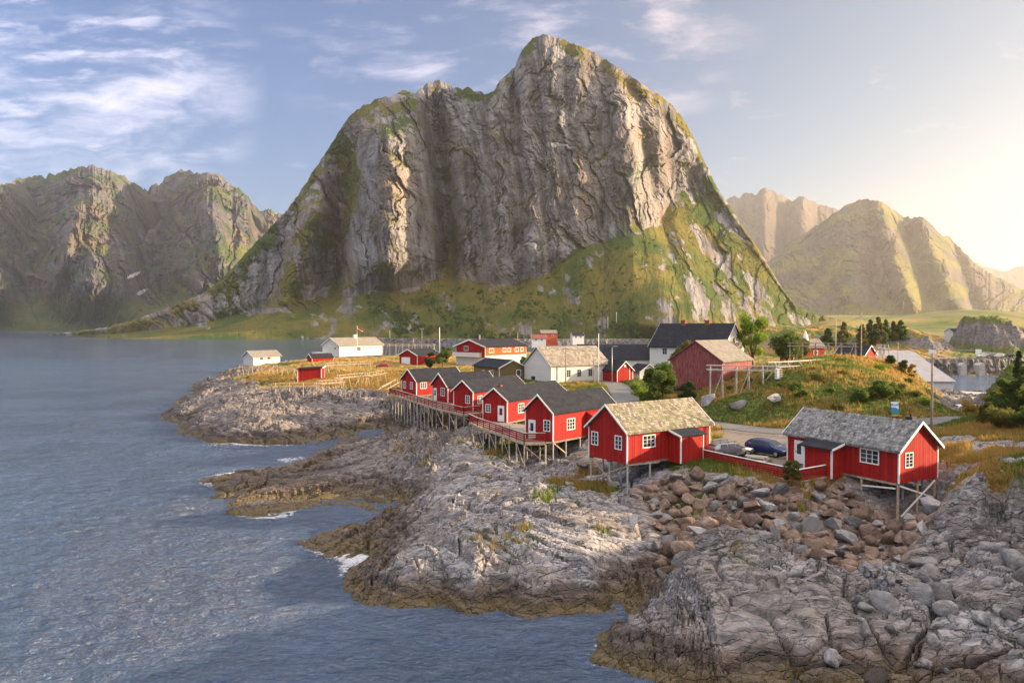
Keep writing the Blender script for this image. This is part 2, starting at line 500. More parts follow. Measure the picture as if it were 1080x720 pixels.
def terrain(x, y, detail=True):
    """level, grass cover, yard cover, tone of the rock block"""
    z, g = base_height(x, y)
    zb0 = z
    g = np.clip(g, 0, 1)
    # broad uneven ground
    g2 = g + 0.55 * fbm(x / 5.0, y / 5.0, 4, .55, 91) * (1 - np.abs(2 * g - 1) * .45)
    gm = sstep(0.42, 0.62, g2)
    rd, rl = road_field(x, y)
    yd = poly_dist(x, y, YARD)
    flat = np.maximum(sstep(4.2, 2.6, rd), sstep(1.6, 0.1, yd))
    moss = 0 * x; tone = .5 + 0 * x
    if detail:
        rock = (1 - 0.72 * gm) * (1 - flat) * sstep(-2.0, 0.2, z + .8)
        # joints run two ways; the direction wanders
        gy = (base_height(x, y + .9)[0] - zb0) / .9
        gx = (base_height(x + .9, y)[0] - zb0) / .9
        gent = 1 / (1 + (gx * gx + gy * gy) / .3)
        wx = x + .35 * zb0 + 2.2 * fbm(x / 9, y / 9, 3, .5, 5); wy = y + 1.4 * zb0 + 2.2 * fbm(x / 9 + 40, y / 9, 3, .5, 6)
        th = R(-38) + 0.5 * fbm(x / 26, y / 26, 2, .5, 8) + R(62) * sstep(-6, -16, x) + R(88) * sstep(7, 11, x) * sstep(54, 49, y)
        c, s = np.cos(th), np.sin(th)
        u = wx * c + wy * s; v = -wx * s + wy * c
        big = fbm(u / 11, v / 6, 3, .5, 31)
        f1, e1, id1, ox1, oy1 = worley(u / 8.0, v / 3.1, 3)
        f2, e2, id2, ox2, oy2 = worley(u / 1.7 + .3 * id1, v / 1.0, 4)
        f3, e3, id3, ox3, oy3 = worley(u / .7, v / 0.5, 9)
        strat = fbm(u / 6.0, v / .7, 4, .6, 44, ridged=True)
        far = sstep(75, 130, y)
        d = 0.85 * big
        d += (id1 - .5) * 0.7 + np.clip(oy1, -.5, .5) * (id1 - .25) * .95 + np.clip(ox1, -.5, .5) * (id1 - .6) * .4 - 0.80 * sstep(.075, 0, e1)
        d += ((id2 - .5) * 0.22 + np.clip(oy2, -.5, .5) * (id2 - .5) * 0.45 - 0.26 * sstep(.10, 0, e2)) * (1 - .2 * far)
        d += ((id3 - .5) * 0.05 + oy3 * (id3 - .5) * .12 - 0.05 * sstep(.12, 0, e3)) * (1 - .6 * far)
        d += 0.04 * strat
        d += 0.05 * fbm(x / .9, y / .9, 3, .5, 60)
        # ice-worn humps split by deep joints along the right hand shore
        hump = sstep(9.5, 13, x + .15 * (y - 42)) * sstep(54, 50.5, y) * sstep(70, 62, x)
        fh, eh, ih, oxh, oyh = worley(wx / 3.3, (y + .6 * zb0) / 2.7 + .2 * fbm(x / 3, y / 3, 2, .5, 88), 17)
        d += hump * ((1.45 - .5 * ih) * (np.sqrt(np.clip(1 - (fh * 1.15) ** 2, 0.02, 1)) - .62) - .55 * sstep(.10, 0, eh) + (ih - .5) * .5)
        d = d * (.14 + .86 * np.maximum(gent, .75 * hump))
        # ledges on the steep seaward faces
        q = (z + .16 * x + .10 * y + .9 * fbm(x / 7, y / 7, 3, .5, 62)) / .85
        fq = q - np.floor(q)
        d += .85 * (sstep(.3, .7, fq) - fq) * (1 - gent) * .9
        d = d * (1 + .75 * far)
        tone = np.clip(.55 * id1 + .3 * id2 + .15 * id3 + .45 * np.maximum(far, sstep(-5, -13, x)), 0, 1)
        moss = .9 * sstep(.16, .05, np.minimum(e1, e2 + .06)) * sstep(2.3, 3.2, zb0) * sstep(.12, .32, fbm(x / 6, y / 6, 3, .5, 81)) * (1 - far)
        # boulders at the foot of the right hand shore come from the pile below
        low = sstep(-.8, 0.9, z)
        sl_ = sstep(1.0, -1.5, poly_dist(x, y, SLOPE_XY))
        un_ = sstep(1.6, -.2, poly_dist(x, y, STRIP_XY))
        d = d * (1 - .8 * sl_) * (1 - .85 * un_) - .55 * sl_ * (1 - un_) - .12 * un_
        gm = np.maximum(gm, sstep(.9, .1, poly_dist(x, y, STRIP_XY)) * sstep(-.5, -.1, fbm(x / 1.5, y / 1.5, 3, .5, 99)))
        z = z + d * rock * (0.45 + .55 * low)
        z = z + gm * (1 - flat) * (0.35 * fbm(x / 7, y / 7, 4, .5, 70) + 0.10 * fbm(x / 1.3, y / 1.3, 3, .5, 71)) * np.clip(y / 90, .6, 1.6)
    for hx_, hy_, rx_, ry_, hh_, sd in HILLS:
        rr_ = np.hypot((x - hx_) / rx_, (y - hy_) / ry_) + .22 * fbm(x / (rx_ * .5), y / (rx_ * .5), 4, .55, sd)
        k_ = sstep(1.05, .35, rr_)
        z = z + hh_ * k_ * (1 + .18 * fbm(x / 6, y / 6, 4, .55, sd + 3)) + .8 * k_ * (1 - k_) * 4 * fbm(x / 3.0, y / 3.0, 4, .6, sd + 5)
        side = k_ * (1 - k_) * 4
        gm = np.clip(np.maximum(gm, k_) - (1.1 if sd > 801 else .7) * sstep(.35 if sd > 801 else .6, .8 if sd > 801 else 1.2, side + .3 * fbm(x / 5, y / 5, 3, .5, sd + 7)), 0, 1)
    z = np.where(yd < 1.6, z + (5.30 - z) * sstep(1.6, 0.1, yd), z)
    lvl = sstep(4.2, 2.6, rd)
    z = z + (rl - z) * lvl
    return z, np.maximum(gm, moss) * (1 - sstep(2.6, 2.2, rd)), sstep(.35, -.35, yd + .5 * fbm(x / 2.2, y / 2.2, 3, .5, 77)), tone


def dry_field(x, y):
    u = x / y
    d = .40 + .75 * fbm(x / 11.0, y / 11.0, 4, .55, 93)
    d = d + .22 * sstep(-2, -12, x) - .14 * bell(u, .42, .07) * sstep(90, 104, y) * sstep(128, 112, y) + .22 * bell(u, .52, .07) * sstep(105, 120, y) + .18 * bell(u, .32, .06) * sstep(100, 110, y)
    d = d + .3 * bell(u, .63, .05) * sstep(80, 74, y) - .15 * sstep(.58, .66, u) * sstep(76, 84, y) - .3 * bell(u, .17, .06) * sstep(100, 130, y)
    return np.clip(d, 0, 1)


def ground_z(x, y):
    return float(terrain(np.array([[float(x)]]), np.array([[float(y)]]))[0][0, 0])


_HY = np.exp(np.linspace(math.log(36.0), math.log(455.0), 900))


def hit(px, py, y_min=36.0):
    """first point of the ground on a survey bearing"""
    xs, _, zs = point_at(px, py, _HY)
    t = terrain(xs[None], _HY[None])[0][0]
    i = np.where((zs <= t) & (_HY > y_min))[0]
    if not len(i):
        return None
    return float(xs[i[0]]), float(_HY[i[0]]), float(t[i[0]])


def ground_zs(xs, ys):
    return terrain(np.asarray(xs, float)[None], np.asarray(ys, float)[None])[0][0]


# ---- rock / grass / gravel material of the ground
m, n = material('coastal_ground')
P = n.pos()
sepP = n.new('ShaderNodeSeparateXYZ', inp={0: P})
zc = sepP.outputs[2]
grass = n.attr('grass'); yard = n.attr('yard')
nb = n.noise(P, .35, 5, .6)
nm = n.noise(P, 2.2, 6, .65)
nf = n.noise(P, 9.0, 6, .7)
rot = n.mapping(P, rot=(R(20), R(-15), R(38)), scale=(.4, 1.3, 1.1))
strat = n.noise(rot, 1.6, 7, .66, .4)
rock = n.mix(n.ramp(strat, .36, .66), (.14, .138, .148), (.43, .415, .425))
rock = n.mix(n.ramp(nb, .45, .7, 0, .55), rock, (.36, .29, .245))
rock = n.mix(n.ramp(nm, .55, .72, 0, .75), rock, (.47, .455, .45))
rock = n.mix(n.ramp(n.noise(P, 1.1, 5, .7), .56, .66, 0, .5), rock, (.10, .095, .09))
rock = n.mix(n.ramp(nf, .58, .75, 0, .5), rock, (.12, .115, .12))
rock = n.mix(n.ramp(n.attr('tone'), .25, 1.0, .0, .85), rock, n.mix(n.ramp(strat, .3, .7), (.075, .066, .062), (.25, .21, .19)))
lich = n.math('MULTIPLY', n.ramp(n.noise(P, .8, 5, .7), .56, .70), n.ramp(zc, 1.8, 3.6))
rock = n.mix(n.math('MULTIPLY', lich, .55), rock, (.24, .235, .14))
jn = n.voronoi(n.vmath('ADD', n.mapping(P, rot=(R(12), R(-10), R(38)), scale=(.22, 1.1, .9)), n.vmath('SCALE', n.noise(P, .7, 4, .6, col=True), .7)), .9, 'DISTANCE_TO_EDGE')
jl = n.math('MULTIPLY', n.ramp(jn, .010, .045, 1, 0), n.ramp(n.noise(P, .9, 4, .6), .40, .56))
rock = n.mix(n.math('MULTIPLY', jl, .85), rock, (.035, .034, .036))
# black lichen band and weed of the tidal zone
zz = n.math('ADD', zc, n.math('MULTIPLY', n.math('SUBTRACT', n.noise(P, .45, 5, .65), .5), 2.6))
wet = n.ramp(zz, 1.1, 2.1, 1, 0)
rock = n.mix(n.math('MULTIPLY', wet, .92), rock, n.mix(n.ramp(strat, .35, .65), (.028, .021, .017), (.125, .085, .058)))
zw = n.math('ADD', zc, n.math('MULTIPLY', n.math('SUBTRACT', n.noise(P, .8, 5, .6), .5), 1.3))
weed = n.math('MULTIPLY', n.ramp(zw, .35, .95, 1, 0), n.ramp(nm, .36, .55, .35, 1))
rock = n.mix(weed, rock, n.mix(n.ramp(nf, .35, .65), (.055, .040, .016), (.17, .12, .048)))
dryn = n.noise(P, .16, 4, .55)
green = n.mix(n.ramp(nm, .35, .65), (.052, .082, .014), (.13, .155, .024))
dry = n.mix(n.ramp(nm, .35, .65), (.26, .135, .022), (.36, .23, .055))
gcol = n.mix(n.ramp(n.math('ADD', n.attr('dry'), n.math('MULTIPLY', n.math('SUBTRACT', nb, .5), .5)), .38, .62), green, dry)
gcol = n.mix(n.ramp(n.noise(P, 4.0, 4, .6), .5, .75, 0, .6), gcol, (.07, .065, .02))
rbc = n.voronoi(P, 1.9, out='Color')
rb = n.mix(n.new('ShaderNodeSeparateXYZ', inp={0: rbc}).outputs[0], (.10, .07, .052), (.28, .215, .175))
rock = n.mix(n.attr('rubble'), rock, rb)
col = n.mix(grass, rock, gcol)
grv = n.mix(n.ramp(n.noise(P, 6.0, 6, .8), .35, .7), (.17, .135, .105), (.30, .25, .205))
grv = n.mix(n.ramp(n.noise(P, .7, 4, .6), .5, .65, 0, .5), grv, (.20, .19, .16))
col = n.mix(yard, col, grv)
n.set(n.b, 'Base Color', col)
n.set(n.b, 'Roughness', n.mix(wet, (.85, .85, .85), (.42, .42, .42)))
n.set(n.b, 'Specular IOR Level', .35)
crk = n.voronoi(n.vmath('ADD', rot, n.vmath('SCALE', n.noise(P, 1.5, 3, .5, col=True), .5)), 1.5, 'DISTANCE_TO_EDGE')
h = n.math('ADD', n.math('MULTIPLY', n.ramp(crk, 0, .07), .5), n.math('MULTIPLY', strat, .7))
h = n.math('ADD', h, n.math('MULTIPLY', nf, .25))
h = n.math('ADD', h, n.math('MULTIPLY', n.attr('rubble'), n.math('MULTIPLY', n.voronoi(P, 1.9), -1.6)))
n.set(n.b, 'Normal', n.bump(h, .85, .22))

NR, NC = 1020, 900
yy = np.exp(np.linspace(math.log(25.0), math.log(470.0), NR))
aa = np.linspace(-0.76, 1.2, NC)
GY, GA = np.meshgrid(yy, aa, indexing='ij')
GX = GA * GY
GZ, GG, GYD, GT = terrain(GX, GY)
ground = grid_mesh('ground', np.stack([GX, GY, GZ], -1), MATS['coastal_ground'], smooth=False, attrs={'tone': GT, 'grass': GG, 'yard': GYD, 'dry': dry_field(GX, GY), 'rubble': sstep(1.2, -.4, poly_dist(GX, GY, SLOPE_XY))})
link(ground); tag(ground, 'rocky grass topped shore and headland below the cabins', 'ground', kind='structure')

# far low land joining the village to the hills
m, n = material('far_meadow')
P = n.pos()
a = n.noise(P, .006, 5, .6); b = n.noise(P, .05, 5, .65)
c = n.mix(n.ramp(a, .4, .6), (.10, .13, .03), (.26, .20, .065))
c = n.mix(n.ramp(b, .55, .7, 0, .7), c, (.20, .18, .15))
c = n.mix(n.ramp(b, .3, .48, .9, 0), c, (.04, .06, .016))
c = n.mix(n.ramp(n.noise(n.mapping(P, scale=(.3, 1, 1)), .02, 5, .7), .52, .6, 0, .7), c, (.17, .15, .12))
n.set(n.b, 'Base Color', c); n.set(n.b, 'Roughness', .95); n.set(n.b, 'Specular IOR Level', .1)

# ================================================================== WATER
m, n = material('sea_water')
P = n.pos()
foam = n.attr('foam')
w1 = n.noise(n.mapping(P, scale=(1, 1.5, 1), rot=(0, 0, R(25))), .55, 3, .5, .3)
w2 = n.noise(n.mapping(P, scale=(1, 1.6, 1), rot=(0, 0, R(-14))), 2.1, 5, .62, .4)
w3 = n.noise(P, .05, 3, .5)
amp = n.ramp(w3, .3, .7, .45, 1.1)
amp = n.math('MULTIPLY', amp, n.ramp(n.new('ShaderNodeSeparateXYZ', inp={0: P}).outputs[1], 130, 420, 1, .10))
hh = n.math('MULTIPLY', n.math('ADD', n.math('MULTIPLY', w1, 1.3), n.math('MULTIPLY', w2, .55)), amp)
fn = n.noise(P, 2.4, 6, .75)
fmask = n.ramp(n.math('ADD', n.math('MULTIPLY', foam, .75), n.math('MULTIPLY', n.math('SUBTRACT', fn, .5), 1.5)), .45, .72)
n.set(n.b, 'Base Color', n.mix(fmask, (.052, .092, .165), (.8, .82, .85)))
n.set(n.b, 'Roughness', n.mix(fmask, (.10, .10, .10), (.7, .7, .7)))
n.set(n.b, 'IOR', 1.75)
n.set(n.b, 'Normal', n.bump(hh, 1.0, 1.5))
NCW = 620
yw = np.concatenate([np.exp(np.linspace(math.log(30.0), math.log(260.0), 640)), np.exp(np.linspace(math.log(264.0), math.log(30000.0), 120))])
aw = np.linspace(-1.25, 1.45, NCW)
WY, WA = np.meshgrid(yw, aw, indexing='ij')
WX = WA * WY
wave_fade = sstep(220, 60, WY)
WZ = wave_fade * (0.11 * perlin(WX / 2.4 + WY / 7, WY / 1.25, 1) + 0.075 * perlin(WX / 1.2 - WY / 4, WY / .75, 2) + 0.07 * perlin(WX / 3.1 - WY / 6, WY / 1.9, 4) + .10 * perlin(WX / 9, WY / 5, 3)) * (.8 + .5 * perlin(WX / 30, WY / 22, 5))
near = WY < 420
tz = np.full(WX.shape, -9.0)
tz[near] = base_height(WX[near][None], WY[near][None])[0][0]
fo = sstep(-0.75, -0.05, tz) * sstep(.5, .05, tz)
# white water only where swell meets the points
spots = [(385, 586, 6, 1.0), (352, 578, 5, .7), (245, 468, 8, 1.0), (275, 470, 6, .8), (225, 466, 5, .7), (213, 510, 5, .7), (255, 497, 6, .9), (275, 546, 6, .8), (240, 548, 5, .6), (300, 484, 5, .7), (627, 690, 2.5, .5), (340, 545, 4, .4)]
fs = np.zeros_like(WX)
for px, py, r_, s_ in spots:
    fx, fy = ground_at(px, py, 0)
    fs = np.maximum(fs, s_ * np.exp(-(((WX - fx) / r_) ** 2 + ((WY - fy) / (r_ * 1.0)) ** 2)))
fo = np.clip(np.maximum(fo * (.22 + .8 * fs), fs * .62), 0, 1)
water = grid_mesh('water', np.stack([WX, WY, WZ], -1), MATS['sea_water'], {'foam': fo})
link(water); tag(water, 'rippled blue sea water of the fjord', 'water', kind='structure')

# ================================================================== MOUNTAINS
def mountain_mat(name, rock_lo, rock_hi, warm, green, olive, scale, streak=6.0, bump=6.0):
    m, n = material(name)
    P = n.pos()
    veg = n.attr('veg')
    sq = n.new('ShaderNodeSeparateXYZ', inp={0: P})
    Ps = n.new('ShaderNodeCombineXYZ', inp={0: n.math('ADD', n.attr('su'), n.math('MULTIPLY', sq.outputs[2], .12)), 1: n.math('MULTIPLY', sq.outputs[1], .08), 2: n.math('DIVIDE', sq.outputs[2], streak)}).outputs[0]
    s1 = n.noise(Ps, .055 * scale, 7, .66, .6)
    s2 = n.noise(Ps, .22 * scale, 6, .7, .3)
    b1 = n.noise(P, .011 * scale, 6, .62)
    b2 = n.noise(P, .12 * scale, 6, .7)
    rock = n.mix(n.ramp(s1, .33, .66), rock_lo, rock_hi)
    rock = n.mix(n.ramp(b1, .45, .66, 0, .6), rock, warm)
    rock = n.mix(n.ramp(s2, .56, .74, 0, .6), rock, tuple(c * .38 for c in rock_lo))
    rock = n.mix(n.ramp(b2, .58, .74, 0, .5), rock, tuple(min(1, c * 1.18) for c in rock_hi))
    vg = n.math('ADD', veg, n.math('MULTIPLY', n.math('SUBTRACT', b2, .5), .9))
    vf = n.ramp(vg, .42, .62)
    gcol = n.mix(n.ramp(b1, .38, .62), green, olive)
    gcol = n.mix(n.ramp(n.noise(P, .09 * scale, 5, .7), .52, .68, 0, .8), gcol, tuple(c * .45 for c in green))
    n.set(n.b, 'Base Color', n.mix(n.attr('snow'), n.mix(vf, rock, gcol), (.82, .83, .85)))
    n.set(n.b, 'Roughness', .9); n.set(n.b, 'Specular IOR Level', .15)
    fc = n.new('ShaderNodeSeparateXYZ', inp={0: n.voronoi(n.vmath('ADD', Ps, n.vmath('SCALE', n.noise(P, .05 * scale, 4, .6, col=True), 14.0 / scale)), .20 * scale, out='Color')}).outputs[0]
    h = n.math('ADD', n.math('MULTIPLY', s1, .9), n.math('ADD', n.math('MULTIPLY', s2, .35), n.math('MULTIPLY', fc, .5)))
    h = n.math('ADD', h, n.math('MULTIPLY', n.noise(P, .35 * scale, 5, .7), .22))
    n.set(n.b, 'Normal', n.bump(h, .8, bump))
    return m


mountain_mat('granite_mountain', (.058, .055, .056), (.30, .285, .28), (.25, .19, .15), (.048, .078, .014), (.15, .125, .026), 1.0)
mountain_mat('left_range_rock', (.034, .038, .046), (.135, .128, .127), (.18, .12, .075), (.03, .058, .015), (.10, .11, .025), .45, 5, 12)
mountain_mat('right_range_rock', (.034, .03, .026), (.125, .105, .085), (.12, .085, .055), (.07, .085, .022), (.16, .14, .035), .3, 4, 16)


def profile(pts, b):
    pts = np.array(pts, float)
    return np.interp(b, pts[:, 0], pts[:, 1])


def relief(name, ridge, base, b0, b1, nb_, nt_, depth_fn, veg_fn, mat, rough, back, label, wavel, seed, rim=1.5, amp=1.0, snow=()):
    """a mountain: its front flank from foot to crest (in true size), then its rear slope down again"""
    b = np.linspace(b0, b1, nb_)
    rp = profile(ridge, b)
    rp = rp - rim * (fbm(b / 11.0, b * 0 + seed, 6, .62, seed, ridged=True) - .15) * 1.3
    bp = profile(base, b)
    t = np.linspace(0, 1, nt_)
    T, B = np.meshgrid(t, b, indexing='ij')
    PY = bp[None] + (rp - bp)[None] * T
    RP = np.broadcast_to(rp[None], T.shape)
    D = depth_fn(B, PY, T, RP)
    X0 = (B - CX) / FPX * float(np.mean(D)); Z0 = CAM_H + (HZ - PY) / FPX * D
    # erosion: gullies down the fall line, blocks and ledges
    env = sstep(0, .06, T) * (1 - .75 * sstep(.93, 1, T))
    k = rough(B, PY, T) * env
    wl = wavel
    lean = X0 + .18 * Z0 + wl * 1.6 * fbm(X0 / (wl * 4.5), Z0 / (wl * 3.5), 3, .5, seed + 70)
    g = fbm(lean / wl, Z0 / (wl * 4.5), 6, .56, seed + 3, ridged=True)
    bl = fbm(X0 / (wl * 1.3), Z0 / (wl * 1.1), 5, .58, seed + 20)
    wx_ = lean + wl * .30 * fbm(X0 / (wl * .8), Z0 / (wl * .8), 4, .55, seed + 60)
    wz_ = Z0 + wl * .5 * fbm(X0 / (wl * .7) + 9, Z0 / (wl * .9), 4, .55, seed + 61)
    dD = -(g - .2) * wl * .11 - bl * wl * .30
    for k_, (sx_, sz_, am_) in enumerate(((1.05, 3.2, .40), (.52, 1.7, .17), (.30, 1.0, .12), (.12, .36, .06))):
        fa, ea, ia, oxa, oya = worley(wx_ / (wl * sx_) + .37 * k_, wz_ / (wl * sz_), seed + 30 + k_)
        dD = dD + wl * am_ * ((ia - .5) * .8 + oxa * (ia - .35) * 1.3 - oya * .5 + .20 * sstep(.08, 0, ea))
    D = D + dD * k * amp
    X = (B - CX) / FPX * D; Z = CAM_H + (HZ - PY) / FPX * D
    dz0 = np.gradient(Z, axis=0); dy0 = np.gradient(D, axis=0)
    steep = np.arctan2(np.abs(dz0), np.abs(dy0) + 1e-6)
    veg = veg_fn(B, PY, T, steep, X0, Z)
    V = np.stack([X, D, Z], -1)
    # rear slope
    rows = [V]
    nbk = 26
    for i in range(1, nbk + 1):
        s_ = i / nbk
        zr = V[-1, :, 2]
        z = zr + (-30 - zr) * s_ ** 1.15 + (0.10 * zr * fbm(X[-1] / 160, np.full(nb_, i * .35), 4, .5, seed + 50) if 0 < i < nbk else 0)
        y = V[-1, :, 1] + back * s_
        x = V[-1, :, 0] * (1 + 0.0 * s_)
        rows.append(np.stack([x, y, z], -1)[None])
    VV = np.concatenate(rows, 0)
    vv = np.concatenate([veg] + [np.full((1, nb_), .5)] * nbk, 0)
    uu = np.concatenate([X0[:1], X0] + [X0[-1:]] * nbk, 0)
    # foot below the water line
    foot = VV[:1].copy(); foot[..., 1] -= 12; foot[..., 2] = -12
    VV = np.concatenate([foot, VV], 0); vv = np.concatenate([vv[:1], vv], 0)
    sn = np.zeros_like(vv)
    for sb, sp_, sa, sw in snow:
        r_ = np.hypot((B - sb) / sa, (PY - sp_ + (B - sb) * .45) / sw) + .5 * fbm(B / 2.0, PY / 2.0, 3, .5, 6)
        sn[1:1 + nt_] = np.maximum(sn[1:1 + nt_], sstep(1.05, .85, r_))
    o = grid_mesh(name, VV, MATS[mat], smooth=False, attrs={'veg': vv, 'su': uu, 'snow': sn})
    link(o); tag(o, label, 'mountain', kind='structure')
    return o




# ---- the great rock behind the village
RIDGE = [(20,357),(60,354),(75,352),(110,347),(145,338),(190,322),(220,308),(250,280),(279,249),(300,228),(315,208),(332,182),(347,160),(358,143),(368,128),(380,117),(398,108),(410,105),(427,99),(438,103),(450,92),(463,87.5),(476,93),(487,98),(494,96),(501,99),(516,102),(521,99),(525,92),(535,82),(543,74),(549,60),(558,48),(566,42),(575.6,40.7),(599,48),(629,61),(658,80),(694,104),(708,115),(718,126),(728,143),(736,160),(745,178),(753,196),(762,210),(771,223),(801,267),(824,305),(839,323),(855,331),(880,337.5),(920,342),(960,346)]
BASE = [(20,358.5),(60,358.5),(75,357),(120,357.5),(480,357),(560,358),(620,361),(700,362),(800,362),(840,360),(880,357),(960,352)]
CLIFF = [(20,357),(150,350),(215,340),(270,335),(330,325),(395,306),(410,308),(450,300),(480,292),(504,300),(545,300),(575,289),(623,258),(660,250),(694,237),(712,205),(735,200),(771,240),(801,275),(839,330),(880,350),(960,352)]


def depth_main(B, PY, T, RP):
    shore = np.interp(B, [20, 75, 200, 480, 600, 700, 800, 880, 960], [1030, 1000, 985, 1000, 930, 820, 760, 790, 850])
    cl = profile(CLIFF, B[0])[None]
    cl = np.broadcast_to(cl, B.shape)
    bs = np.broadcast_to(PY[0][None], B.shape)
    per = shore / FPX
    ha = np.clip(bs - PY, 0, None); ha = np.minimum(ha, np.clip(bs - cl, 0, None)) * per
    hc = np.clip(cl - PY, 0, None) * per
    ht = np.clip(cl - RP, 1, None) * per
    D = shore + ha / math.tan(R(27)) + hc / math.tan(R(66)) + 50 * np.clip(hc / ht - .72, 0, 1) ** 1.5 * 2.2
    up = sstep(0, .35, T)
    # buttresses stand forward, gullies lie back, flanks turn away
    D += up * (-105 * bell(B, 412, 34) * sstep(95, 150, PY) * sstep(335, 270, PY)
               + 95 * bell(B, 466 + (PY - 200) * .10, 13) * sstep(92, 150, PY) * sstep(318, 262, PY)
               - 70 * bell(B, 590, 72) + 75 * bell(B, 362 - (PY - 200) * .12, 15) * sstep(120, 200, PY)
               + 24 * bell(B, 545 + (PY - 200) * .05, 8) + 18 * bell(B, 505, 8) - 30 * bell(B, 487, 7) * sstep(130, 170, PY)
               - 16 * bell(B, 522, 12) - 14 * bell(B, 660, 16) + 17 * bell(B, 636, 6) + 24 * bell(B, 690 + (PY - 200) * .25, 10)
               - 12 * bell(B, 610, 9) + 14 * bell(B, 575 + (PY - 200) * .08, 6) - 60 * bell(B, 325 - (PY - 250) * .35, 18) * sstep(170, 230, PY))
    D += up * 1.15 * np.clip(400 - B, 0, 400) ** 1.0 * .9
    D += up * 1.5 * np.clip(B - 668, 0, 250)
    # foot hill in front, right of centre
    D -= 90 * bell(B, 715, 60) * sstep(.6, .1, T) * sstep(0, .08, T)
    return D


def rough_main(B, PY, T):
    cl = profile(CLIFF, B[0])[None]
    c = sstep(6, -14, PY - cl)
    return .22 + .78 * c + .30 * sstep(685, 725, B) * (1 - c)


def veg_main(B, PY, T, steep, X, Z):
    cl = np.broadcast_to(profile(CLIFF, B[0])[None], B.shape)
    apron = sstep(-10, 8, PY - cl + 14 * fbm(X / 60, Z / 40, 4, .5, 7))
    scree = np.clip(bell(B, 360, 45) * sstep(300, 330, PY) + bell(B, 520, 34) * sstep(318, 338, PY) * .7, 0, 1) * sstep(-.25, .2, fbm(X / 70, Z / 70, 3, .5, 15) + .1)
    v = apron * (1 - .8 * scree)
    v = v * (1 - .8 * sstep(.06, .34, fbm(X / 38, Z / 45, 5, .62, 27)))
    v = v * (1 - .8 * bell(B, 690, 16) * bell(PY, 322, 9))
    ledge = sstep(1.12, .72, steep) * .75
    v = np.maximum(v, ledge * sstep(-.45, .2, fbm(X / 50, Z / 30, 4, .5, 3)))
    gully = .75 * bell(B, 468 + (PY - 200) * .12, 16) * sstep(130, 180, PY) * sstep(-.35, .15, fbm(X / 30, Z / 60, 4, .5, 19))
    lefts = .78 * sstep(392, 355, B + (PY - 250) * .22) * sstep(-.2, .25, fbm(X / 45, Z / 90, 5, .6, 23))
    rn = fbm((X + .55 * Z) / 30, (Z - .5 * X) / 85, 6, .6, 29)
    rights = .66 * sstep(690, 740, B) * sstep(-.2, .15, rn)
    v = v * (1 - .85 * sstep(680, 730, B) * sstep(.10, -.2, rn))
    crest = .8 * sstep(22, 6, PY - np.broadcast_to(profile(RIDGE, B[0])[None], B.shape)) * sstep(-.3, .25, fbm(X / 40, Z / 30, 4, .5, 33))
    for q in (gully, lefts, rights, crest):
        v = np.maximum(v, q)
    return np.clip(v, 0, 1)


relief('mountain', RIDGE, BASE, 20, 960, 1040, 400, depth_main, veg_main, 'granite_mountain', rough_main, 900,
       'sheer grey granite mountain towering behind the village', 42.0, 101, rim=3.0)

# ---- range across the fjord, left
RL = [(-160,215),(-110,200),(-60,214),(-20,206),(0,200),(20,193),(45,188),(70,184),(85,181),(100,178),(115,184),(130,187),(136,190),(141,196),(150,200),(157,206),(162,199),(172,195),(180,188),(190,186),(200,184),(212,187),(225,188),(233,188),(240,196),(255,203),(263,212),(265,222),(268,233),(276,227),(284,223),(292,227),(303,231),(330,225),(360,240),(400,260)]
BL_ = [(-160,346.5),(400,346.5)]


def depth_left(B, PY, T, RP):
    D = 2650 + 1150 * T ** 1.25
    D += sstep(0, .3, T) * (620 * bell(B, 165, 24) - 420 * bell(B, 95, 34) * (1 - .4 * T) - 480 * bell(B, 222 , 24) * (1 - .5 * T) + 420 * bell(B, 35, 20) - 360 * bell(B, -10, 28) + 500 * sstep(262, 275, B))
    D -= 260 * bell(B + (PY - 260) * .35, 70, 13) * sstep(.1, .4, T) * sstep(.95, .6, T)
    D -= 240 * bell(B - (PY - 260) * .25, 235, 12) * sstep(.1, .35, T) * sstep(.95, .6, T)
    return D


relief('mountain_range', RL, BL_, -160, 400, 520, 220, depth_left,
       lambda B, PY, T, st, X, Z: np.clip(np.maximum(sstep(.36, .10, T) * .85, sstep(.95, .55, st) * .8 * sstep(-.3, .2, fbm(X / 200, Z / 90, 4, .5, 4))), 0, 1),
       'left_range_rock', lambda B, PY, T: .25 + .75 * sstep(.05, .3, T), 1500, 'jagged mountain range across the fjord on the left', 150.0, 211, rim=5.5, amp=2.6, snow=((142, 290, 7, 2.2), (150, 308, 6, 2.4)))

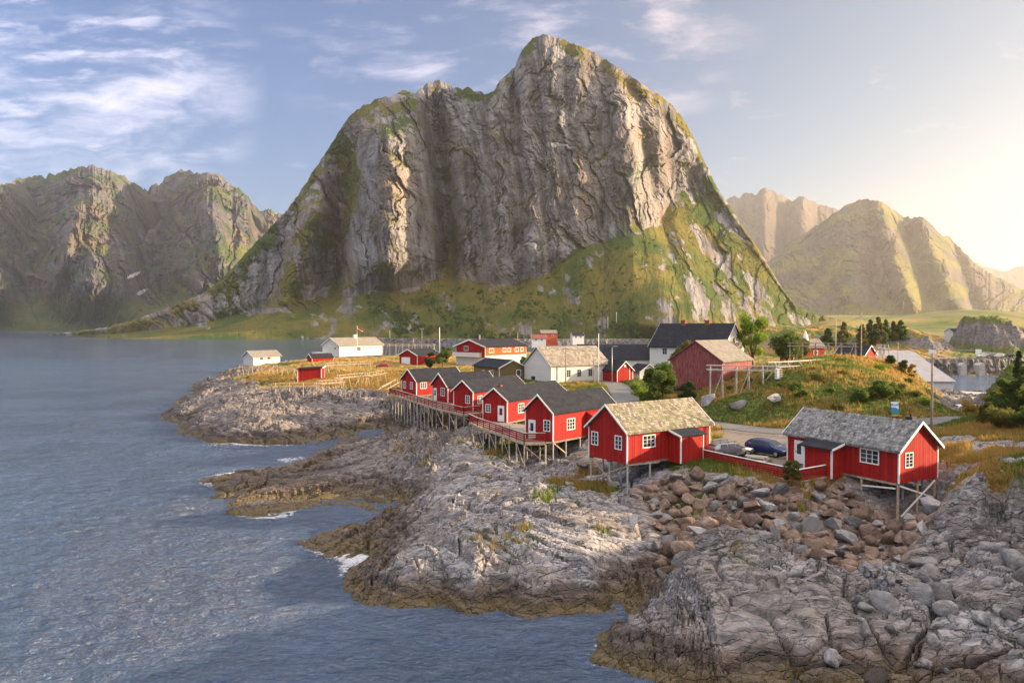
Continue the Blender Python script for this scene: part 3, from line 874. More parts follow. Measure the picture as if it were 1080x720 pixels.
# ---- hazy range to the right: front mountain, far peaks, farthest ridge
RR = [(690,330),(760,318),(790,300),(815,285),(835,262),(850,246),(868,235),(880,226),(893,217),(905,213),(918,212),(930,216),(940,223),(950,230),(958,231),(972,231),(980,238),(990,249),(997,250),(1005,256),(1016,268),(1030,282),(1050,294),(1080,308),(1130,326),(1220,336)]
relief('mountain_ridge', RR, [(690,343),(1220,343)], 690, 1220, 460, 200,
       lambda B, PY, T, RP: 3300 + 1500 * T ** 1.1 + sstep(0, .3, T) * (-420 * bell(B - (PY - 260) * .32, 942, 15) - 330 * bell(B - (PY - 270) * .4, 988, 14) + 320 * bell(B - (PY - 260) * .3, 962, 9) + 300 * bell(B - (PY - 260) * .4, 1003, 8) + 400 * bell(B, 850, 30) - 200 * bell(B, 895, 22)),
       lambda B, PY, T, st, X, Z: np.clip(np.maximum(sstep(.30, .08, T) * .9, sstep(1.0, .5, st) * .75 * sstep(-.4, .2, fbm(X / 300, Z / 120, 4, .5, 14))), 0, 1),
       'right_range_rock', lambda B, PY, T: .22 + .6 * sstep(.05, .3, T), 2600, 'hazy green and rocky mountain with serrated right hand ridge', 190.0, 311, rim=3.2, amp=2.2)
RF = [(700,250),(740,226),(766,214),(773,209),(780,212),(786,205),(795,208),(800,203),(806,201),(815,204),(826,209),(835,215),(842,209),(850,212),(862,218),(880,222),(900,240),(960,270),(1040,300)]
relief('mountain_peaks', RF, [(700,343),(1040,343)], 700, 1040, 260, 120,
       lambda B, PY, T, RP: 5600 + 1500 * T + sstep(0, .3, T) * (-400 * bell(B, 806, 14) - 300 * bell(B, 845, 12) + 300 * bell(B, 830, 8)),
       lambda B, PY, T, st, X, Z: sstep(.3, .1, T) * .8, 'right_range_rock', lambda B, PY, T: .5 + 0 * T, 2500, 'pale serrated peaks far behind the right hand ridge', 280.0, 411, rim=3.2, amp=1.6)
RG = [(960,300),(1000,285),(1022,279),(1030,277),(1036,281),(1048,284),(1058,287),(1070,283),(1080,281),(1110,270),(1150,262),(1200,275),(1300,300)]
relief('distant_ridge', RG, [(960,343),(1300,343)], 960, 1300, 200, 70,
       lambda B, PY, T, RP: 9000 + 1800 * T, lambda B, PY, T, st, X, Z: .2 + 0 * T, 'right_range_rock', lambda B, PY, T: .5 + 0 * T, 2500, 'palest ridge on the right hand skyline', 380.0, 511, rim=1.0)

# ---- meadows between the village and the right hand range
def meadow_z(x, y):
    u = x / y
    z = 4.0 + 46 * sstep(500, 2600, y) * sstep(.25, .5, u + .05) + 10 * fbm(x / 320, y / 420, 4, .5, 601) * sstep(480, 900, y)
    z += 26 * bell(u, .62, .12) * bell(y, 1250, 420) + 16 * bell(u, .45, .06) * bell(y, 900, 200)
    return z
yy = np.exp(np.linspace(math.log(430.0), math.log(5200.0), 220)); aa = np.linspace(.12, 1.05, 200)
MY, MA = np.meshgrid(yy, aa, indexing='ij'); MX = MA * MY
MZ = meadow_z(MX, MY)
MZ[:1] = -3.0
mz = sstep(.10, .22, MA - .0 + .02 * fbm(MX / 90, MY / 90, 3, .5, 5))
MZ = -4 + (MZ + 4) * mz
link(tag(grid_mesh('meadow', np.stack([MX, MY, MZ], -1), MATS['far_meadow']), 'sunlit yellow green meadow below the hazy mountain', 'meadow', kind='structure'))


# ================================================================== BUILDING MATERIALS
def plain(name, col, rough=.7, spec=.3, metal=0.0, vary=.12, scale=3.0, bump=0.0):
    m, n = material(name)
    P = n.new('ShaderNodeTexCoord').outputs['Object']
    v = n.noise(P, scale, 5, .65)
    lo = tuple(c * (1 - vary) for c in col); hi = tuple(min(1, c * (1 + vary)) for c in col)
    n.set(n.b, 'Base Color', n.mix(n.ramp(v, .3, .7), lo, hi))
    n.set(n.b, 'Roughness', rough); n.set(n.b, 'Specular IOR Level', spec); n.set(n.b, 'Metallic', metal)
    if bump:
        n.set(n.b, 'Normal', n.bump(n.noise(P, scale * 6, 4, .7), .5, bump))
    return m


def boards(name, col, dark, pitch=.25, horiz=False, wear=0.0, worn=(.3, .26, .24)):
    """painted board cladding with raised cover strips"""
    m, n = material(name)
    P = n.new('ShaderNodeTexCoord').outputs['Object']
    sp_ = n.new('ShaderNodeSeparateXYZ', inp={0: P})
    u = sp_.outputs[2] if horiz else n.math('ADD', sp_.outputs[0], sp_.outputs[1])
    q = n.math('DIVIDE', u, pitch)
    fr = n.math('FRACT', q)
    cell = n.math('FLOOR', q)
    strip = n.ramp(n.math('ABSOLUTE', n.math('SUBTRACT', fr, .5)), .15, .20)
    wn = n.new('ShaderNodeTexWhiteNoise', noise_dimensions='1D', inp={'W': cell})
    tone = n.ramp(wn.outputs[0], 0, 1, .0, .85)
    c = n.mix(tone, col, dark)
    grain = n.noise(n.mapping(P, scale=(1, 1, .08) if not horiz else (.15, .15, 3)), 14, 4, .7)
    c = n.mix(n.ramp(grain, .5, .75, 0, .25), c, dark)
    weather = n.noise(P, .9, 5, .65)
    c = n.mix(n.ramp(weather, .45, .75, 0, .45), c, dark)
    fade = n.noise(n.mapping(P, scale=(1, 1, .5)), 1.7, 5, .7)
    c = n.mix(n.ramp(fade, .55, .75, 0, .35), c, tuple(min(1, x * 1.15 + .05) for x in col))
    if wear:
        wv = n.noise(n.mapping(P, scale=(1, 1, .12)), 5, 5, .75)
        c = n.mix(n.ramp(wv, .62 - wear * .3, .75, 0, .75), c, worn)
    n.set(n.b, 'Base Color', c); n.set(n.b, 'Roughness', .72); n.set(n.b, 'Specular IOR Level', .22)
    n.set(n.b, 'Normal', n.bump(strip, 1.0, .06))
    return m


boards('red_boards', (.42, .016, .010), (.26, .009, .009))
boards('orange_red_boards', (.62, .10, .03), (.50, .07, .025), .2)
boards('worn_red_boards', (.27, .035, .035), (.18, .022, .026), .22, wear=.9, worn=(.36, .22, .20))
boards('white_boards', (.74, .73, .69), (.66, .65, .61), .2, horiz=True)
boards('grey_white_boards', (.68, .70, .72), (.6, .62, .64), .18)
boards('ochre_boards', (.24, .17, .075), (.19, .13, .06), .2, horiz=True)
boards('red_planks', (.38, .022, .018), (.26, .013, .014), .17, horiz=True)
boards('grey_deck_boards', (.33, .29, .25), (.24, .21, .18), .14)
plain('white_trim', (.80, .79, .76), .55, .35, vary=.06)
plain('white_paint', (.78, .78, .76), .5, .4, vary=.05)
plain('pale_timber', (.42, .335, .235), .85, .15, vary=.3, scale=2.0, bump=.02)
plain('weathered_timber', (.25, .21, .17), .9, .12, vary=.35, scale=2.0, bump=.02)
plain('silver_timber', (.42, .395, .35), .9, .12, vary=.25, scale=2.0, bump=.02)
plain('dark_metal', (.03, .03, .034), .5, .4)
plain('grey_roof', (.27, .27, .285), .7, .3, vary=.12, scale=.6)
plain('concrete', (.40, .375, .34), .9, .2, vary=.2, scale=1.2, bump=.02)
plain('brick_brown', (.20, .085, .06), .9, .2, vary=.3, scale=9, bump=.02)
plain('galvanised', (.42, .43, .44), .45, .5, metal=.6)
plain('black_rubber', (.018, .018, .018), .85, .2)
plain('window_glass', (.025, .032, .04), .06, .8, vary=.3, scale=1.5)
plain('door_green', (.05, .12, .07), .6, .3)

m, n = material('dark_roof_felt')
P = n.new('ShaderNodeTexCoord').outputs['Object']
q = n.noise(P, 1.6, 6, .7)
c = n.mix(n.ramp(q, .3, .7), (.012, .014, .020), (.030, .032, .041))
c = n.mix(n.ramp(n.noise(P, .5, 4, .6), .55, .75, 0, .4), c, (.06, .058, .058))
n.set(n.b, 'Base Color', c); n.set(n.b, 'Roughness', .85); n.set(n.b, 'Specular IOR Level', .15)
sx = n.new('ShaderNodeSeparateXYZ', inp={0: P})
lap = n.math('FRACT', n.math('MULTIPLY', sx.outputs[2], 2.2))
n.set(n.b, 'Normal', n.bump(n.math('ADD', n.math('MULTIPLY', n.ramp(lap, 0, .08), .5), q), .4, .02))


def shingle(name, lo, hi, spot, spot_amt, moss, moss_amt, su=3.2, sv=5.0):
    m, n = material(name)
    P = n.new('ShaderNodeTexCoord').outputs['Object']
    uv = n.mapping(P, scale=(su, 0.001, sv))
    br = n.new('ShaderNodeTexBrick', inp={'Vector': n.new('ShaderNodeCombineXYZ', inp={0: n.math('MULTIPLY', n.new('ShaderNodeSeparateXYZ', inp={0: P}).outputs[0], su), 1: n.math('MULTIPLY', n.new('ShaderNodeSeparateXYZ', inp={0: P}).outputs[2], sv), 2: 0.0}),
                                          'Color1': (0, 0, 0, 1), 'Color2': (1, 1, 1, 1), 'Mortar': (0, 0, 0, 1), 'Scale': 1.0, 'Mortar Size': .045, 'Brick Width': .9, 'Row Height': 1.0})
    tone = br.outputs[0]
    c = n.mix(tone, lo, hi)
    a = n.noise(P, 7.0, 5, .75)
    c = n.mix(n.ramp(a, .52, .64, 0, spot_amt), c, spot)
    b = n.noise(P, .7, 5, .65)
    c = n.mix(n.ramp(b, .42, .66, 0, moss_amt), c, moss)
    n.set(n.b, 'Base Color', c); n.set(n.b, 'Roughness', .92); n.set(n.b, 'Specular IOR Level', .12)
    h = n.math('ADD', n.math('MULTIPLY', tone, .6), n.math('MULTIPLY', br.outputs[1], -.8))
    n.set(n.b, 'Normal', n.bump(n.math('ADD', h, n.math('MULTIPLY', a, .7)), .8, .05))
    return m


shingle('mossy_shingles', (.12, .105, .08), (.40, .35, .275), (.09, .072, .05), .85, (.19, .20, .075), .5)
shingle('slate_shingles', (.07, .073, .078), (.30, .295, .295), (.42, .40, .38), .75, (.15, .15, .09), .3)
shingle('pale_shingles', (.17, .145, .115), (.38, .33, .28), (.13, .10, .075), .75, (.22, .20, .13), .4, 1.6, 2.5)
shingle('ash_shingles', (.17, .155, .135), (.27, .245, .22), (.32, .285, .25), .5, (.17, .165, .11), .4, 2, 3)


# ================================================================== MESH BUILDER
class MB:
    def __init__(s):
        s.v = []
        s.f = []

    def add(s, vs, fs):
        o = len(s.v)
        s.v += [tuple(map(float, p)) for p in vs]
        s.f += [tuple(i + o for i in q) for q in fs]
        return s

    def box(s, a, b):
        x0, y0, z0 = a; x1, y1, z1 = b
        return s.add([(x0, y0, z0), (x1, y0, z0), (x1, y1, z0), (x0, y1, z0), (x0, y0, z1), (x1, y0, z1), (x1, y1, z1), (x0, y1, z1)],
                     [(3, 2, 1, 0), (4, 5, 6, 7), (0, 1, 5, 4), (1, 2, 6, 5), (2, 3, 7, 6), (3, 0, 4, 7)])

    def prism(s, poly, d):
        """closed polygon (3D points) swept by vector d"""
        n_ = len(poly)
        P2 = [tuple(np.add(p, d)) for p in poly]
        return s.add(list(poly) + P2, [tuple(range(n_))[::-1], tuple(range(n_, 2 * n_))] + [(i, (i + 1) % n_, n_ + (i + 1) % n_, n_ + i) for i in range(n_)])

    def beam(s, p, q, w_=.1, h_=None, up=(0, 0, 1)):
        """rectangular bar from p to q"""
        h_ = h_ or w_
        p = Vector(p); q = Vector(q); d = (q - p).normalized()
        u = Vector(up)
        if abs(d.dot(u)) > .98: u = Vector((1, 0, 0))
        a = d.cross(u).normalized() * (w_ / 2); b = a.cross(d).normalized() * (h_ / 2)
        vs = [p - a - b, p + a - b, p + a + b, p - a + b, q - a - b, q + a - b, q + a + b, q - a + b]
        return s.add(vs, [(3, 2, 1, 0), (4, 5, 6, 7), (0, 1, 5, 4), (1, 2, 6, 5), (2, 3, 7, 6), (3, 0, 4, 7)])

    def tube(s, pts, r, n_=7, cap=True):
        pts = [Vector(p) for p in pts]
        rs = r if isinstance(r, (list, tuple)) else [r] * len(pts)
        vs = []
        for i, p in enumerate(pts):
            d = (pts[min(i + 1, len(pts) - 1)] - pts[max(i - 1, 0)]).normalized()
            u = Vector((1, 0, 0)) if abs(d.z) > .7 else Vector((0, 0, 1))
            a = d.cross(u).normalized(); b = a.cross(d)
            vs += [p + (a * math.cos(2 * math.pi * k / n_) + b * math.sin(2 * math.pi * k / n_)) * rs[i] for k in range(n_)]
        fs = [(i * n_ + k, i * n_ + (k + 1) % n_, (i + 1) * n_ + (k + 1) % n_, (i + 1) * n_ + k) for i in range(len(pts) - 1) for k in range(n_)]
        if cap:
            fs += [tuple(range(n_))[::-1], tuple(range((len(pts) - 1) * n_, len(pts) * n_))]
        return s.add(vs, fs)

    def build(s, name, mat, parent=None, smooth=False, bevel=0.0):
        me = bpy.data.meshes.new(name)
        me.from_pydata(s.v, [], s.f)
        bm = bmesh.new(); bm.from_mesh(me)
        bmesh.ops.recalc_face_normals(bm, faces=bm.faces[:])
        if bevel:
            bmesh.ops.bevel(bm, geom=bm.edges[:], offset=bevel, segments=1, affect='EDGES', clamp_overlap=True)
        if smooth:
            for f in bm.faces: f.smooth = True
        bm.to_mesh(me); bm.free()
        me.materials.append(MATS[mat] if isinstance(mat, str) else mat)
        return link(bpy.data.objects.new(name, me), parent)


# ================================================================== HOUSES
class House:
    """gabled timber building.  Local frame: x along the eaves from the front gable, y across (0 = seen long side)"""
    def __init__(s, name, fit, sgn, z0, label, cat, group=None, wall='red_boards', roof='dark_roof_felt', trim='white_trim', eave=.3, over=.3, thick=.13,
                 corners=True, foot=1.0, barge=.2, pent=None, bargemat=None):
        X, Y, th, W, L, h, r = fit
        s.W, s.L, s.h, s.r, s.sg, s.z0 = W, L, h, r, sgn, z0
        s.X, s.Y, s.th = X, Y, th
        s.trim = trim
        s.wallm = wall; s.roofm = roof
        s.root = empty(name, (X, Y, z0), th, label, cat, group)
        b = MB()
        poly = [s.P(0, 0, -foot), s.P(0, W, -foot), s.P(0, W, h), s.P(0, W / 2, h + r), s.P(0, 0, h)]
        b.prism(poly, (L, 0, 0))
        s.wall = b.build('wall', wall, s.root)
        k = r / (W / 2)
        b = MB()
        t = thick
        nrm = math.hypot(1, k)
        ov = s.over = over
        up = .02 + t * nrm
        for side in (0, 1):
            y1 = -eave if side == 0 else W + eave
            e = h - k * eave
            b.prism([s.P(-ov, y1, e + .02), s.P(-ov, W / 2, h + r + .02), s.P(-ov, W / 2, h + r + up), s.P(-ov, y1, e + up)], (L + 2 * ov, 0, 0))
        s.roof = b.build('roof', roof, s.root)
        if barge:
            for xx in (-ov - .05, L + ov + .002):
                for side in (0, 1):
                    b = MB()
                    y1 = -eave - .03 if side == 0 else W + eave + .03
                    e = h - k * (eave + .03)
                    ym = W / 2 + (.001 if side else -.001)
                    b.prism([s.P(xx, y1, e + up + .03 - barge), s.P(xx, ym, h + r + up + .03 - barge), s.P(xx, ym, h + r + up + .03), s.P(xx, y1, e + up + .03)], (.048, 0, 0))
                    b.build('bargeboard', bargemat or trim, s.root)
        if corners:
            for (x, y) in ((0, 0), (0, W), (L, 0), (L, W)):
                b = MB()
                dx = -.03 if x == 0 else -.09; dy = -.03 if y == 0 else -.09
                b.box(s.P(x + dx, y + dy, -.06), s.P(x + dx + .12, y + dy + .12, h - .02))
                b.build('corner_board', trim, s.root)

    def P(s, x, y, z):
        return (x, s.sg * y, z)

    def frame_pt(s, side, a, d, z):
        """point on a wall: side g/G = front/far gable, n/N = seen/hidden long side; d = distance out of the wall"""
        if side == 'g': return s.P(-d, a, z)
        if side == 'G': return s.P(s.L + d, a, z)
        if side == 'n': return s.P(a, -d, z)
        return s.P(a, s.W + d, z)

    def slab(s, b, side, a0, a1, z0, z1, d0, d1):
        p = s.frame_pt(side, a0, d0, z0); q = s.frame_pt(side, a1, d1, z1)
        b.box(tuple(map(min, p, q)), tuple(map(max, p, q)))

    def window(s, side, a, z, w_, h_, cols=2, rows=3, fr=.09, name='window', mat=None):
        b = MB()
        a0, a1, z0, z1 = a - w_ / 2, a + w_ / 2, z - h_ / 2, z + h_ / 2
        s.slab(b, side, a0, a1, z1 - fr, z1, .004, .05); s.slab(b, side, a0, a1, z0, z0 + fr, .004, .055)
        s.slab(b, side, a0, a0 + fr, z0 + fr, z1 - fr, .004, .05); s.slab(b, side, a1 - fr, a1, z0 + fr, z1 - fr, .004, .05)
        for i in range(1, cols):
            c = a0 + fr + (w_ - 2 * fr) * i / cols
            s.slab(b, side, c - .028, c + .028, z0 + fr, z1 - fr, .004, .042)
        for j in range(1, rows):
            c = z0 + fr + (h_ - 2 * fr) * j / rows
            s.slab(b, side, a0 + fr, a1 - fr, c - .016, c + .016, .004, .034)
        o = b.build(name, mat or s.trim, s.root)
        g = MB(); s.slab(g, side, a0 + fr, a1 - fr, z0 + fr, z1 - fr, .003, .014)
        g.build('pane', 'window_glass', o)
        return o

    def door(s, side, a, w_=.9, h_=2.0, z=.02, mat='white_paint', glass=True):
        b = MB(); s.slab(b, side, a - w_ / 2, a + w_ / 2, z, z + h_, .004, .05)
        for q in (-1, 1):
            s.slab(b, side, a + q * w_ / 2 - .05 + q * .05, a + q * w_ / 2 + .05 + q * .05, z, z + h_ + .1, .005, .065)
        s.slab(b, side, a - w_ / 2, a + w_ / 2, z + h_ + .001, z + h_ + .1, .005, .065)
        o = b.build('door', mat, s.root)
        if glass:
            g = MB(); s.slab(g, side, a - w_ * .28, a + w_ * .28, z + h_ * .42, z + h_ * .88, .052, .058); g.build('pane', 'window_glass', o)
        k = MB(); s.slab(k, side, a + w_ * .36, a + w_ * .42, z + .95, z + 1.1, .052, .1); k.build('handle', 'dark_metal', o)
        return o

    def chimney(s, x, y, w_=.5, h_=.8, mat='brick_brown', cap=True):
        zr = s.h + s.r - abs(y - s.W / 2) * s.r / (s.W / 2)
        b = MB(); p, q = s.P(x - w_ / 2, y - w_ / 2, zr - .3), s.P(x + w_ / 2, y + w_ / 2, zr + .15 + h_)
        b.box(tuple(map(min, p, q)), tuple(map(max, p, q)))
        if cap:
            p, q = s.P(x - w_ / 2 - .05, y - w_ / 2 - .05, zr + .15 + h_), s.P(x + w_ / 2 + .05, y + w_ / 2 + .05, zr + .23 + h_)
            b.box(tuple(map(min, p, q)), tuple(map(max, p, q)))
        o = b.build('chimney', mat, s.root)
        f = MB()
        p = s.P(x, y, zr + .23 + h_)
        f.tube([p, (p[0], p[1], p[2] + .25)], .1, 7); f.build('flue', 'dark_metal', o)
        return o

    def world(s, x, y):
        c, sn = math.cos(s.th), math.sin(s.th)
        yy_ = s.sg * y
        return s.X + c * x - sn * yy_, s.Y + sn * x + c * yy_

    def piles(s, pts, mat='silver_timber', w_=.17, top=-.24):
        """posts down to the rock"""
        for (x, y) in pts:
            g = ground_z(*s.world(x, y)) - s.z0
            if g > -.3: continue
            b = MB(); b.tube([s.P(x, y, g - .35), s.P(x, y, top)], w_ / 2, 8)
            b.build('pile', mat, s.root)

    def brace(s, p, q, mat='silver_timber', w_=.11):
        b = MB(); b.beam(s.P(*p), s.P(*q), .05, w_); b.build('brace', mat, s.root)

    def floor(s, mat='weathered_timber'):
        b = MB()
        for y in (.12, s.W / 2, s.W - .12):
            p, q = s.P(.02, y - .08, -.26), s.P(s.L - .02, y + .08, -.061)
            b.box(tuple(map(min, p, q)), tuple(map(max, p, q)))
        b.build('floor_beam', mat, s.root)

    def gz(s, x, y):
        return ground_z(*s.world(x, y)) - s.z0


cabin_group = 'red timber cabins on stilts along the rocky shore'
# --- nearest cabin with the mossy shingle roof
A = House('red_cabin', [10.418, 66.724, .609, 5.286, 11.199, 2.816, 2.116], 1, 5.5, 'red stilt cabin with the mossy tan shingle roof and small side porch', 'cabin', cabin_group, roof='mossy_shingles', foot=.06, thick=.16)
A.window('g', 4.38, 1.75, .95, 1.3, 2, 3); A.window('g', 1.13, 1.75, .95, 1.3, 2, 3)
A.window('n', 2.75, 1.78, 1.65, 1.2, 3, 3)
A.floor()
b = MB(); b.prism([A.P(5.35, -1.55, -.35), A.P(5.35, -.0, -.35), A.P(5.35, 0, 2.62), A.P(5.35, -1.55, 2.2)], (3.1, 0, 0)); b.build('porch_wall', 'red_boards', A.root)
b = MB(); b.prism([A.P(5.1, -1.85, 2.14), A.P(5.1, -.02, 2.66), A.P(5.1, -.02, 2.76), A.P(5.1, -1.85, 2.24)], (3.6, 0, 0)); b.build('porch_roof', 'dark_roof_felt', A.root)
b = MB(); b.prism([A.P(5.04, -1.87, 2.09), A.P(5.04, -.035, 2.61), A.P(5.04, -.035, 2.78), A.P(5.04, -1.87, 2.26)], (.055, 0, 0)); b.build('bargeboard', 'white_trim', A.root)
for x in (5.31, 8.39):
    b = MB(); p, q = A.P(x, -1.59, -.35), A.P(x + .11, -1.48, 2.16); b.box(tuple(map(min, p, q)), tuple(map(max, p, q))); b.build('corner_board', 'white_trim', A.root)
A.piles([(.15, .1), (.15, 2.5), (.15, 5.1), (3.0, .1), (1.6, 2.5), (1.6, 5.0), (2.6, 4.9)])
A.brace((.12, 5.0, -.25), (.12, 1.5, A.gz(.15, 1.5) + .25), 'pale_timber'); A.brace((.16, .2, -.3), (.16, 5.1, A.gz(.15, 5.1) + .35), 'pale_timber'); A.brace((.2, .06, -.2), (4.2, .06, -.32), 'pale_timber')

# --- right hand cabin with the slate roof
Rc = House('red_cabin', [30.697, 58.425, 2.068, 5.098, 11.037, 2.589, 1.975], -1, 5.5, 'rightmost red stilt cabin with the grey slate roof beside the rock cliff', 'cabin', cabin_group, roof='slate_shingles', foot=.06, thick=.15, barge=.24)
Rc.window('n', 2.6, 1.72, 1.75, 1.2, 3, 3); Rc.window('g', 1.25, 1.72, 1.05, 1.25, 2, 4)
Rc.door('n', 9.65, .85, 1.95, glass=True)
Rc.chimney(.95, 2.9, .55, .5, 'dark_metal'); Rc.chimney(4.6, 3.0, .4, .12)
Rc.floor()
b = MB(); b.prism([Rc.P(5.05, -1.5, -.45), Rc.P(5.05, 0, -.45), Rc.P(5.05, 0, 2.42), Rc.P(5.05, -1.5, 2.05)], (2.8, 0, 0)); b.build('porch_wall', 'red_boards', Rc.root)
b = MB(); b.prism([Rc.P(4.75, -1.85, 1.97), Rc.P(4.75, -.02, 2.46), Rc.P(4.75, -.02, 2.57), Rc.P(4.75, -1.85, 2.08)], (3.5, 0, 0)); b.build('porch_roof', 'dark_roof_felt', Rc.root)
b = MB(); b.prism([Rc.P(4.69, -1.88, 1.93), Rc.P(4.69, -.035, 2.42), Rc.P(4.69, -.035, 2.6), Rc.P(4.69, -1.88, 2.11)], (.055, 0, 0)); b.build('bargeboard', 'white_trim', Rc.root)
for x in (5.0, 7.79):
    b = MB(); p, q = Rc.P(x, -1.55, -.45), Rc.P(x + .13, -1.42, 1.98); b.box(tuple(map(min, p, q)), tuple(map(max, p, q))); b.build('corner_board', 'white_trim', Rc.root)
Rc.piles([(.15, .12), (.15, 2.6), (.15, 4.9), (3.4, .12)], 'pale_timber', .2); Rc.piles([(1.4, 2.6), (1.2, 4.9), (3.2, 2.6)], 'silver_timber', .18)
Rc.brace((.1, .15, -.25), (.1, 4.7, Rc.gz(.15, 4.7) + .3), 'white_trim', .14); Rc.brace((.04, 4.8, -.25), (.04, .4, Rc.gz(.15, .3) + .35), 'white_trim', .14)
Rc.brace((.3, .04, -.5), (3.3, .04, Rc.gz(3.3, .1) + .5), 'white_trim', .12); Rc.brace((.25, .06, -.16), (3.8, .06, -.16), 'pale_timber', .16)

# --- row of five dark roofed cabins
def row_cabin(fit, label, gw, nw, gd=()):
    c = House('red_cabin', fit, 1, 5.5, label, 'cabin', cabin_group, foot=.06)
    for a, z, w_, h_ in gw: c.window('g', a, z, w_, h_, 2, 3)
    for a, z, w_, h_ in nw: c.window('n', a, z, w_, h_, 3, 3)
    for a in gd: c.door('g', a, .8, 1.95)
    c.floor()
    pts = [(.15, .12), (.15, c.W / 2), (.15, c.W - .12), (2.4, .12), (2.4, c.W - .12), (5.0, .12), (7.2, .12)]
    c.piles(pts)
    g = c.gz(.15, .1)
    if g < -.8:
        c.brace((.1, .15, -.25), (.1, c.W - .3, c.gz(.15, c.W) * .85), 'pale_timber')
        c.brace((.2, .06, -.25), (2.4, .06, max(g, -2.6) * .8), 'pale_timber')
    return c


B1 = row_cabin([4.432, 79.634, .839, 3.961, 11.672, 3.085, 1.699], 'dark roofed red stilt cabin next behind the mossy roofed one', [(.85, 1.6, .95, 1.25)], [(3.14, 1.55, 1.5, 1.3)], [2.95])
b = MB(); b.prism([B1.P(6.0, -.9, -.06), B1.P(6.0, 0, -.06), B1.P(6.0, 0, 2.7), B1.P(6.0, -.9, 2.3)], (2.6, 0, 0)); b.build('porch_wall', 'red_boards', B1.root)
B2 = row_cabin([-.621, 95.469, .993, 3.886, 15.506, 2.761, 1.435], 'dark roofed red stilt cabin with a small brick chimney on its ridge', [(3.0, 1.6, .85, 1.1)], [(3.3, 1.5, 1.5, 1.3)], [.95])
B2.chimney(1.6, 2.2, .5, .35)
B3 = row_cabin([-5.713, 108.09, .994, 3.568, 14.155, 2.8, 1.439], 'middle one of the five dark roofed red stilt cabins', [(.96, 1.6, .8, 1.2)], [(1.7, 1.5, 1.2, 1.2)])
B4 = row_cabin([-10.408, 119.793, .617, 5.169, 9.397, 2.573, 1.916], 'red stilt cabin with white gable door, second from the far end of the row', [(1.64, 1.6, 1.3, 1.35)], [(2.5, 1.5, 1.4, 1.2)], [4.1])
B5 = row_cabin([-17.14, 132.362, .69, 5.02, 10.158, 2.589, 1.833], 'farthest dark roofed red stilt cabin, with two narrow white gable windows', [(1.64, 1.6, .9, 1.3), (4.0, 1.6, .9, 1.3)], [(1.5, 1.65, 1.4, 1.15)])

# --- houses of the village behind
WH = House('white_house', [8.739, 165.139, .541, 11.201, 16.334, 3.904, 3.993], 1, 5.0, 'large white boathouse with weathered tan roof behind the red cabins', 'house', wall='white_boards', roof='pale_shingles', trim='grey_white_boards', barge=.2, over=.35, thick=.18)
for a in (4.79, 7.73, 10.9): WH.window('n', a, 2.1, 1.25, 1.75, 2, 3, .1, mat='grey_white_boards')
b = MB(); WH.slab(b, 'g', 6.6, 7.7, .45, 1.2, .004, .35); b.build('vent_box', 'dark_metal', WH.root)
b = MB(); WH.slab(b, 'n', .0, 16.3, 3.72, 3.9, .004, .05); b.build('eave_board', 'weathered_timber', WH.root)

HL = House('white_house', [-75.5, 323.29, .996, 10.454, 27.107, 4.0, 3.04], 1, 5.2, 'long white house with tan roof and white chimney on the far headland', 'house', wall='white_boards', roof='ash_shingles', trim='white_trim', barge=.35, over=.6, eave=.6, thick=.25)
HL.window('n', 11.9, 2.2, 2.6, 1.9, 3, 2, .14); HL.window('g', 2.6, 2.7, 1.2, 1.3, 2, 2, .14); HL.window('n', 19, 2.4, .9, .9, 1, 1); HL.window('n', 23, 2.4, .9, .9, 1, 1)
HL.chimney(14.5, 5.2, 1.1, 1.3, 'white_paint')
b = MB(); p, q = HL.P(-4.5, 7, -.2), HL.P(-.05, 12.5, .9); b.box(tuple(map(min, p, q)), tuple(map(max, p, q))); b.build('terrace', 'white_boards', HL.root)

HU = House('white_boathouse', [-97.35, 278.16, .864, 7.031, 11.25, 2.1, 1.93], 1, 4.2, 'small white boathouse with grey roof at the water edge of the headland', 'boathouse', wall='white_boards', roof='ash_shingles', barge=.3, over=.6, eave=.5, foot=1.5)
HU.window('n', 3.4, 1.2, 1.3, .7, 2, 1, .06, mat='dark_metal'); HU.window('n', 6.5, 1.2, 1.3, .7, 2, 1, .06, mat='dark_metal')

GA = House('red_garage', [-31.49, 245.73, 1.061, 7.544, 12.97, 3.154, 1.89], 1, 4.9, 'red garage with a wide white door beside the green bushes', 'garage', barge=.35, over=.5, eave=.5)
b = MB(); GA.slab(b, 'g', 3.0, 6.5, .05, 2.4, .004, .08); b.build('garage_door', 'white_paint', GA.root)

OR = House('red_house', [-8.57, 235.69, .878, 12.846, 20.93, 6.289, 2.081], 1, 4.9, 'two storey red house with white balcony, lower white wall and dark roof', 'house', barge=.4, over=.7, eave=.8, thick=.2, wall='red_boards')
b = MB(); OR.slab(b, 'n', .05, 20.88, 3.4, 6.2, .004, .03); b.build('side_cladding', 'orange_red_boards', OR.root)
b = MB(); OR.slab(b, 'n', .05, 20.88, 0, 3.38, .004, .03); b.build('lower_wall', 'white_boards', OR.root)
b = MB(); OR.slab(b, 'g', .1, 12.7, 0, 2.7, .004, .04); b.build('lower_wall', 'white_boards', OR.root)
b = MB(); OR.slab(b, 'g', 1.5, 12.9, 3.15, 4.35, 1.3, 1.4); OR.slab(b, 'g', 1.5, 1.6, 3.15, 4.35, .01, 1.299); OR.slab(b, 'g', 12.8, 12.9, 3.15, 4.35, .01, 1.299); b.build('balcony', 'white_boards', OR.root)
b = MB(); OR.slab(b, 'g', 1.5, 12.9, 2.95, 3.148, .01, 1.4); b.build('balcony_floor', 'white_trim', OR.root)
OR.window('g', 8.3, 5.6, 1.9, 1.5, 2, 1, .14)
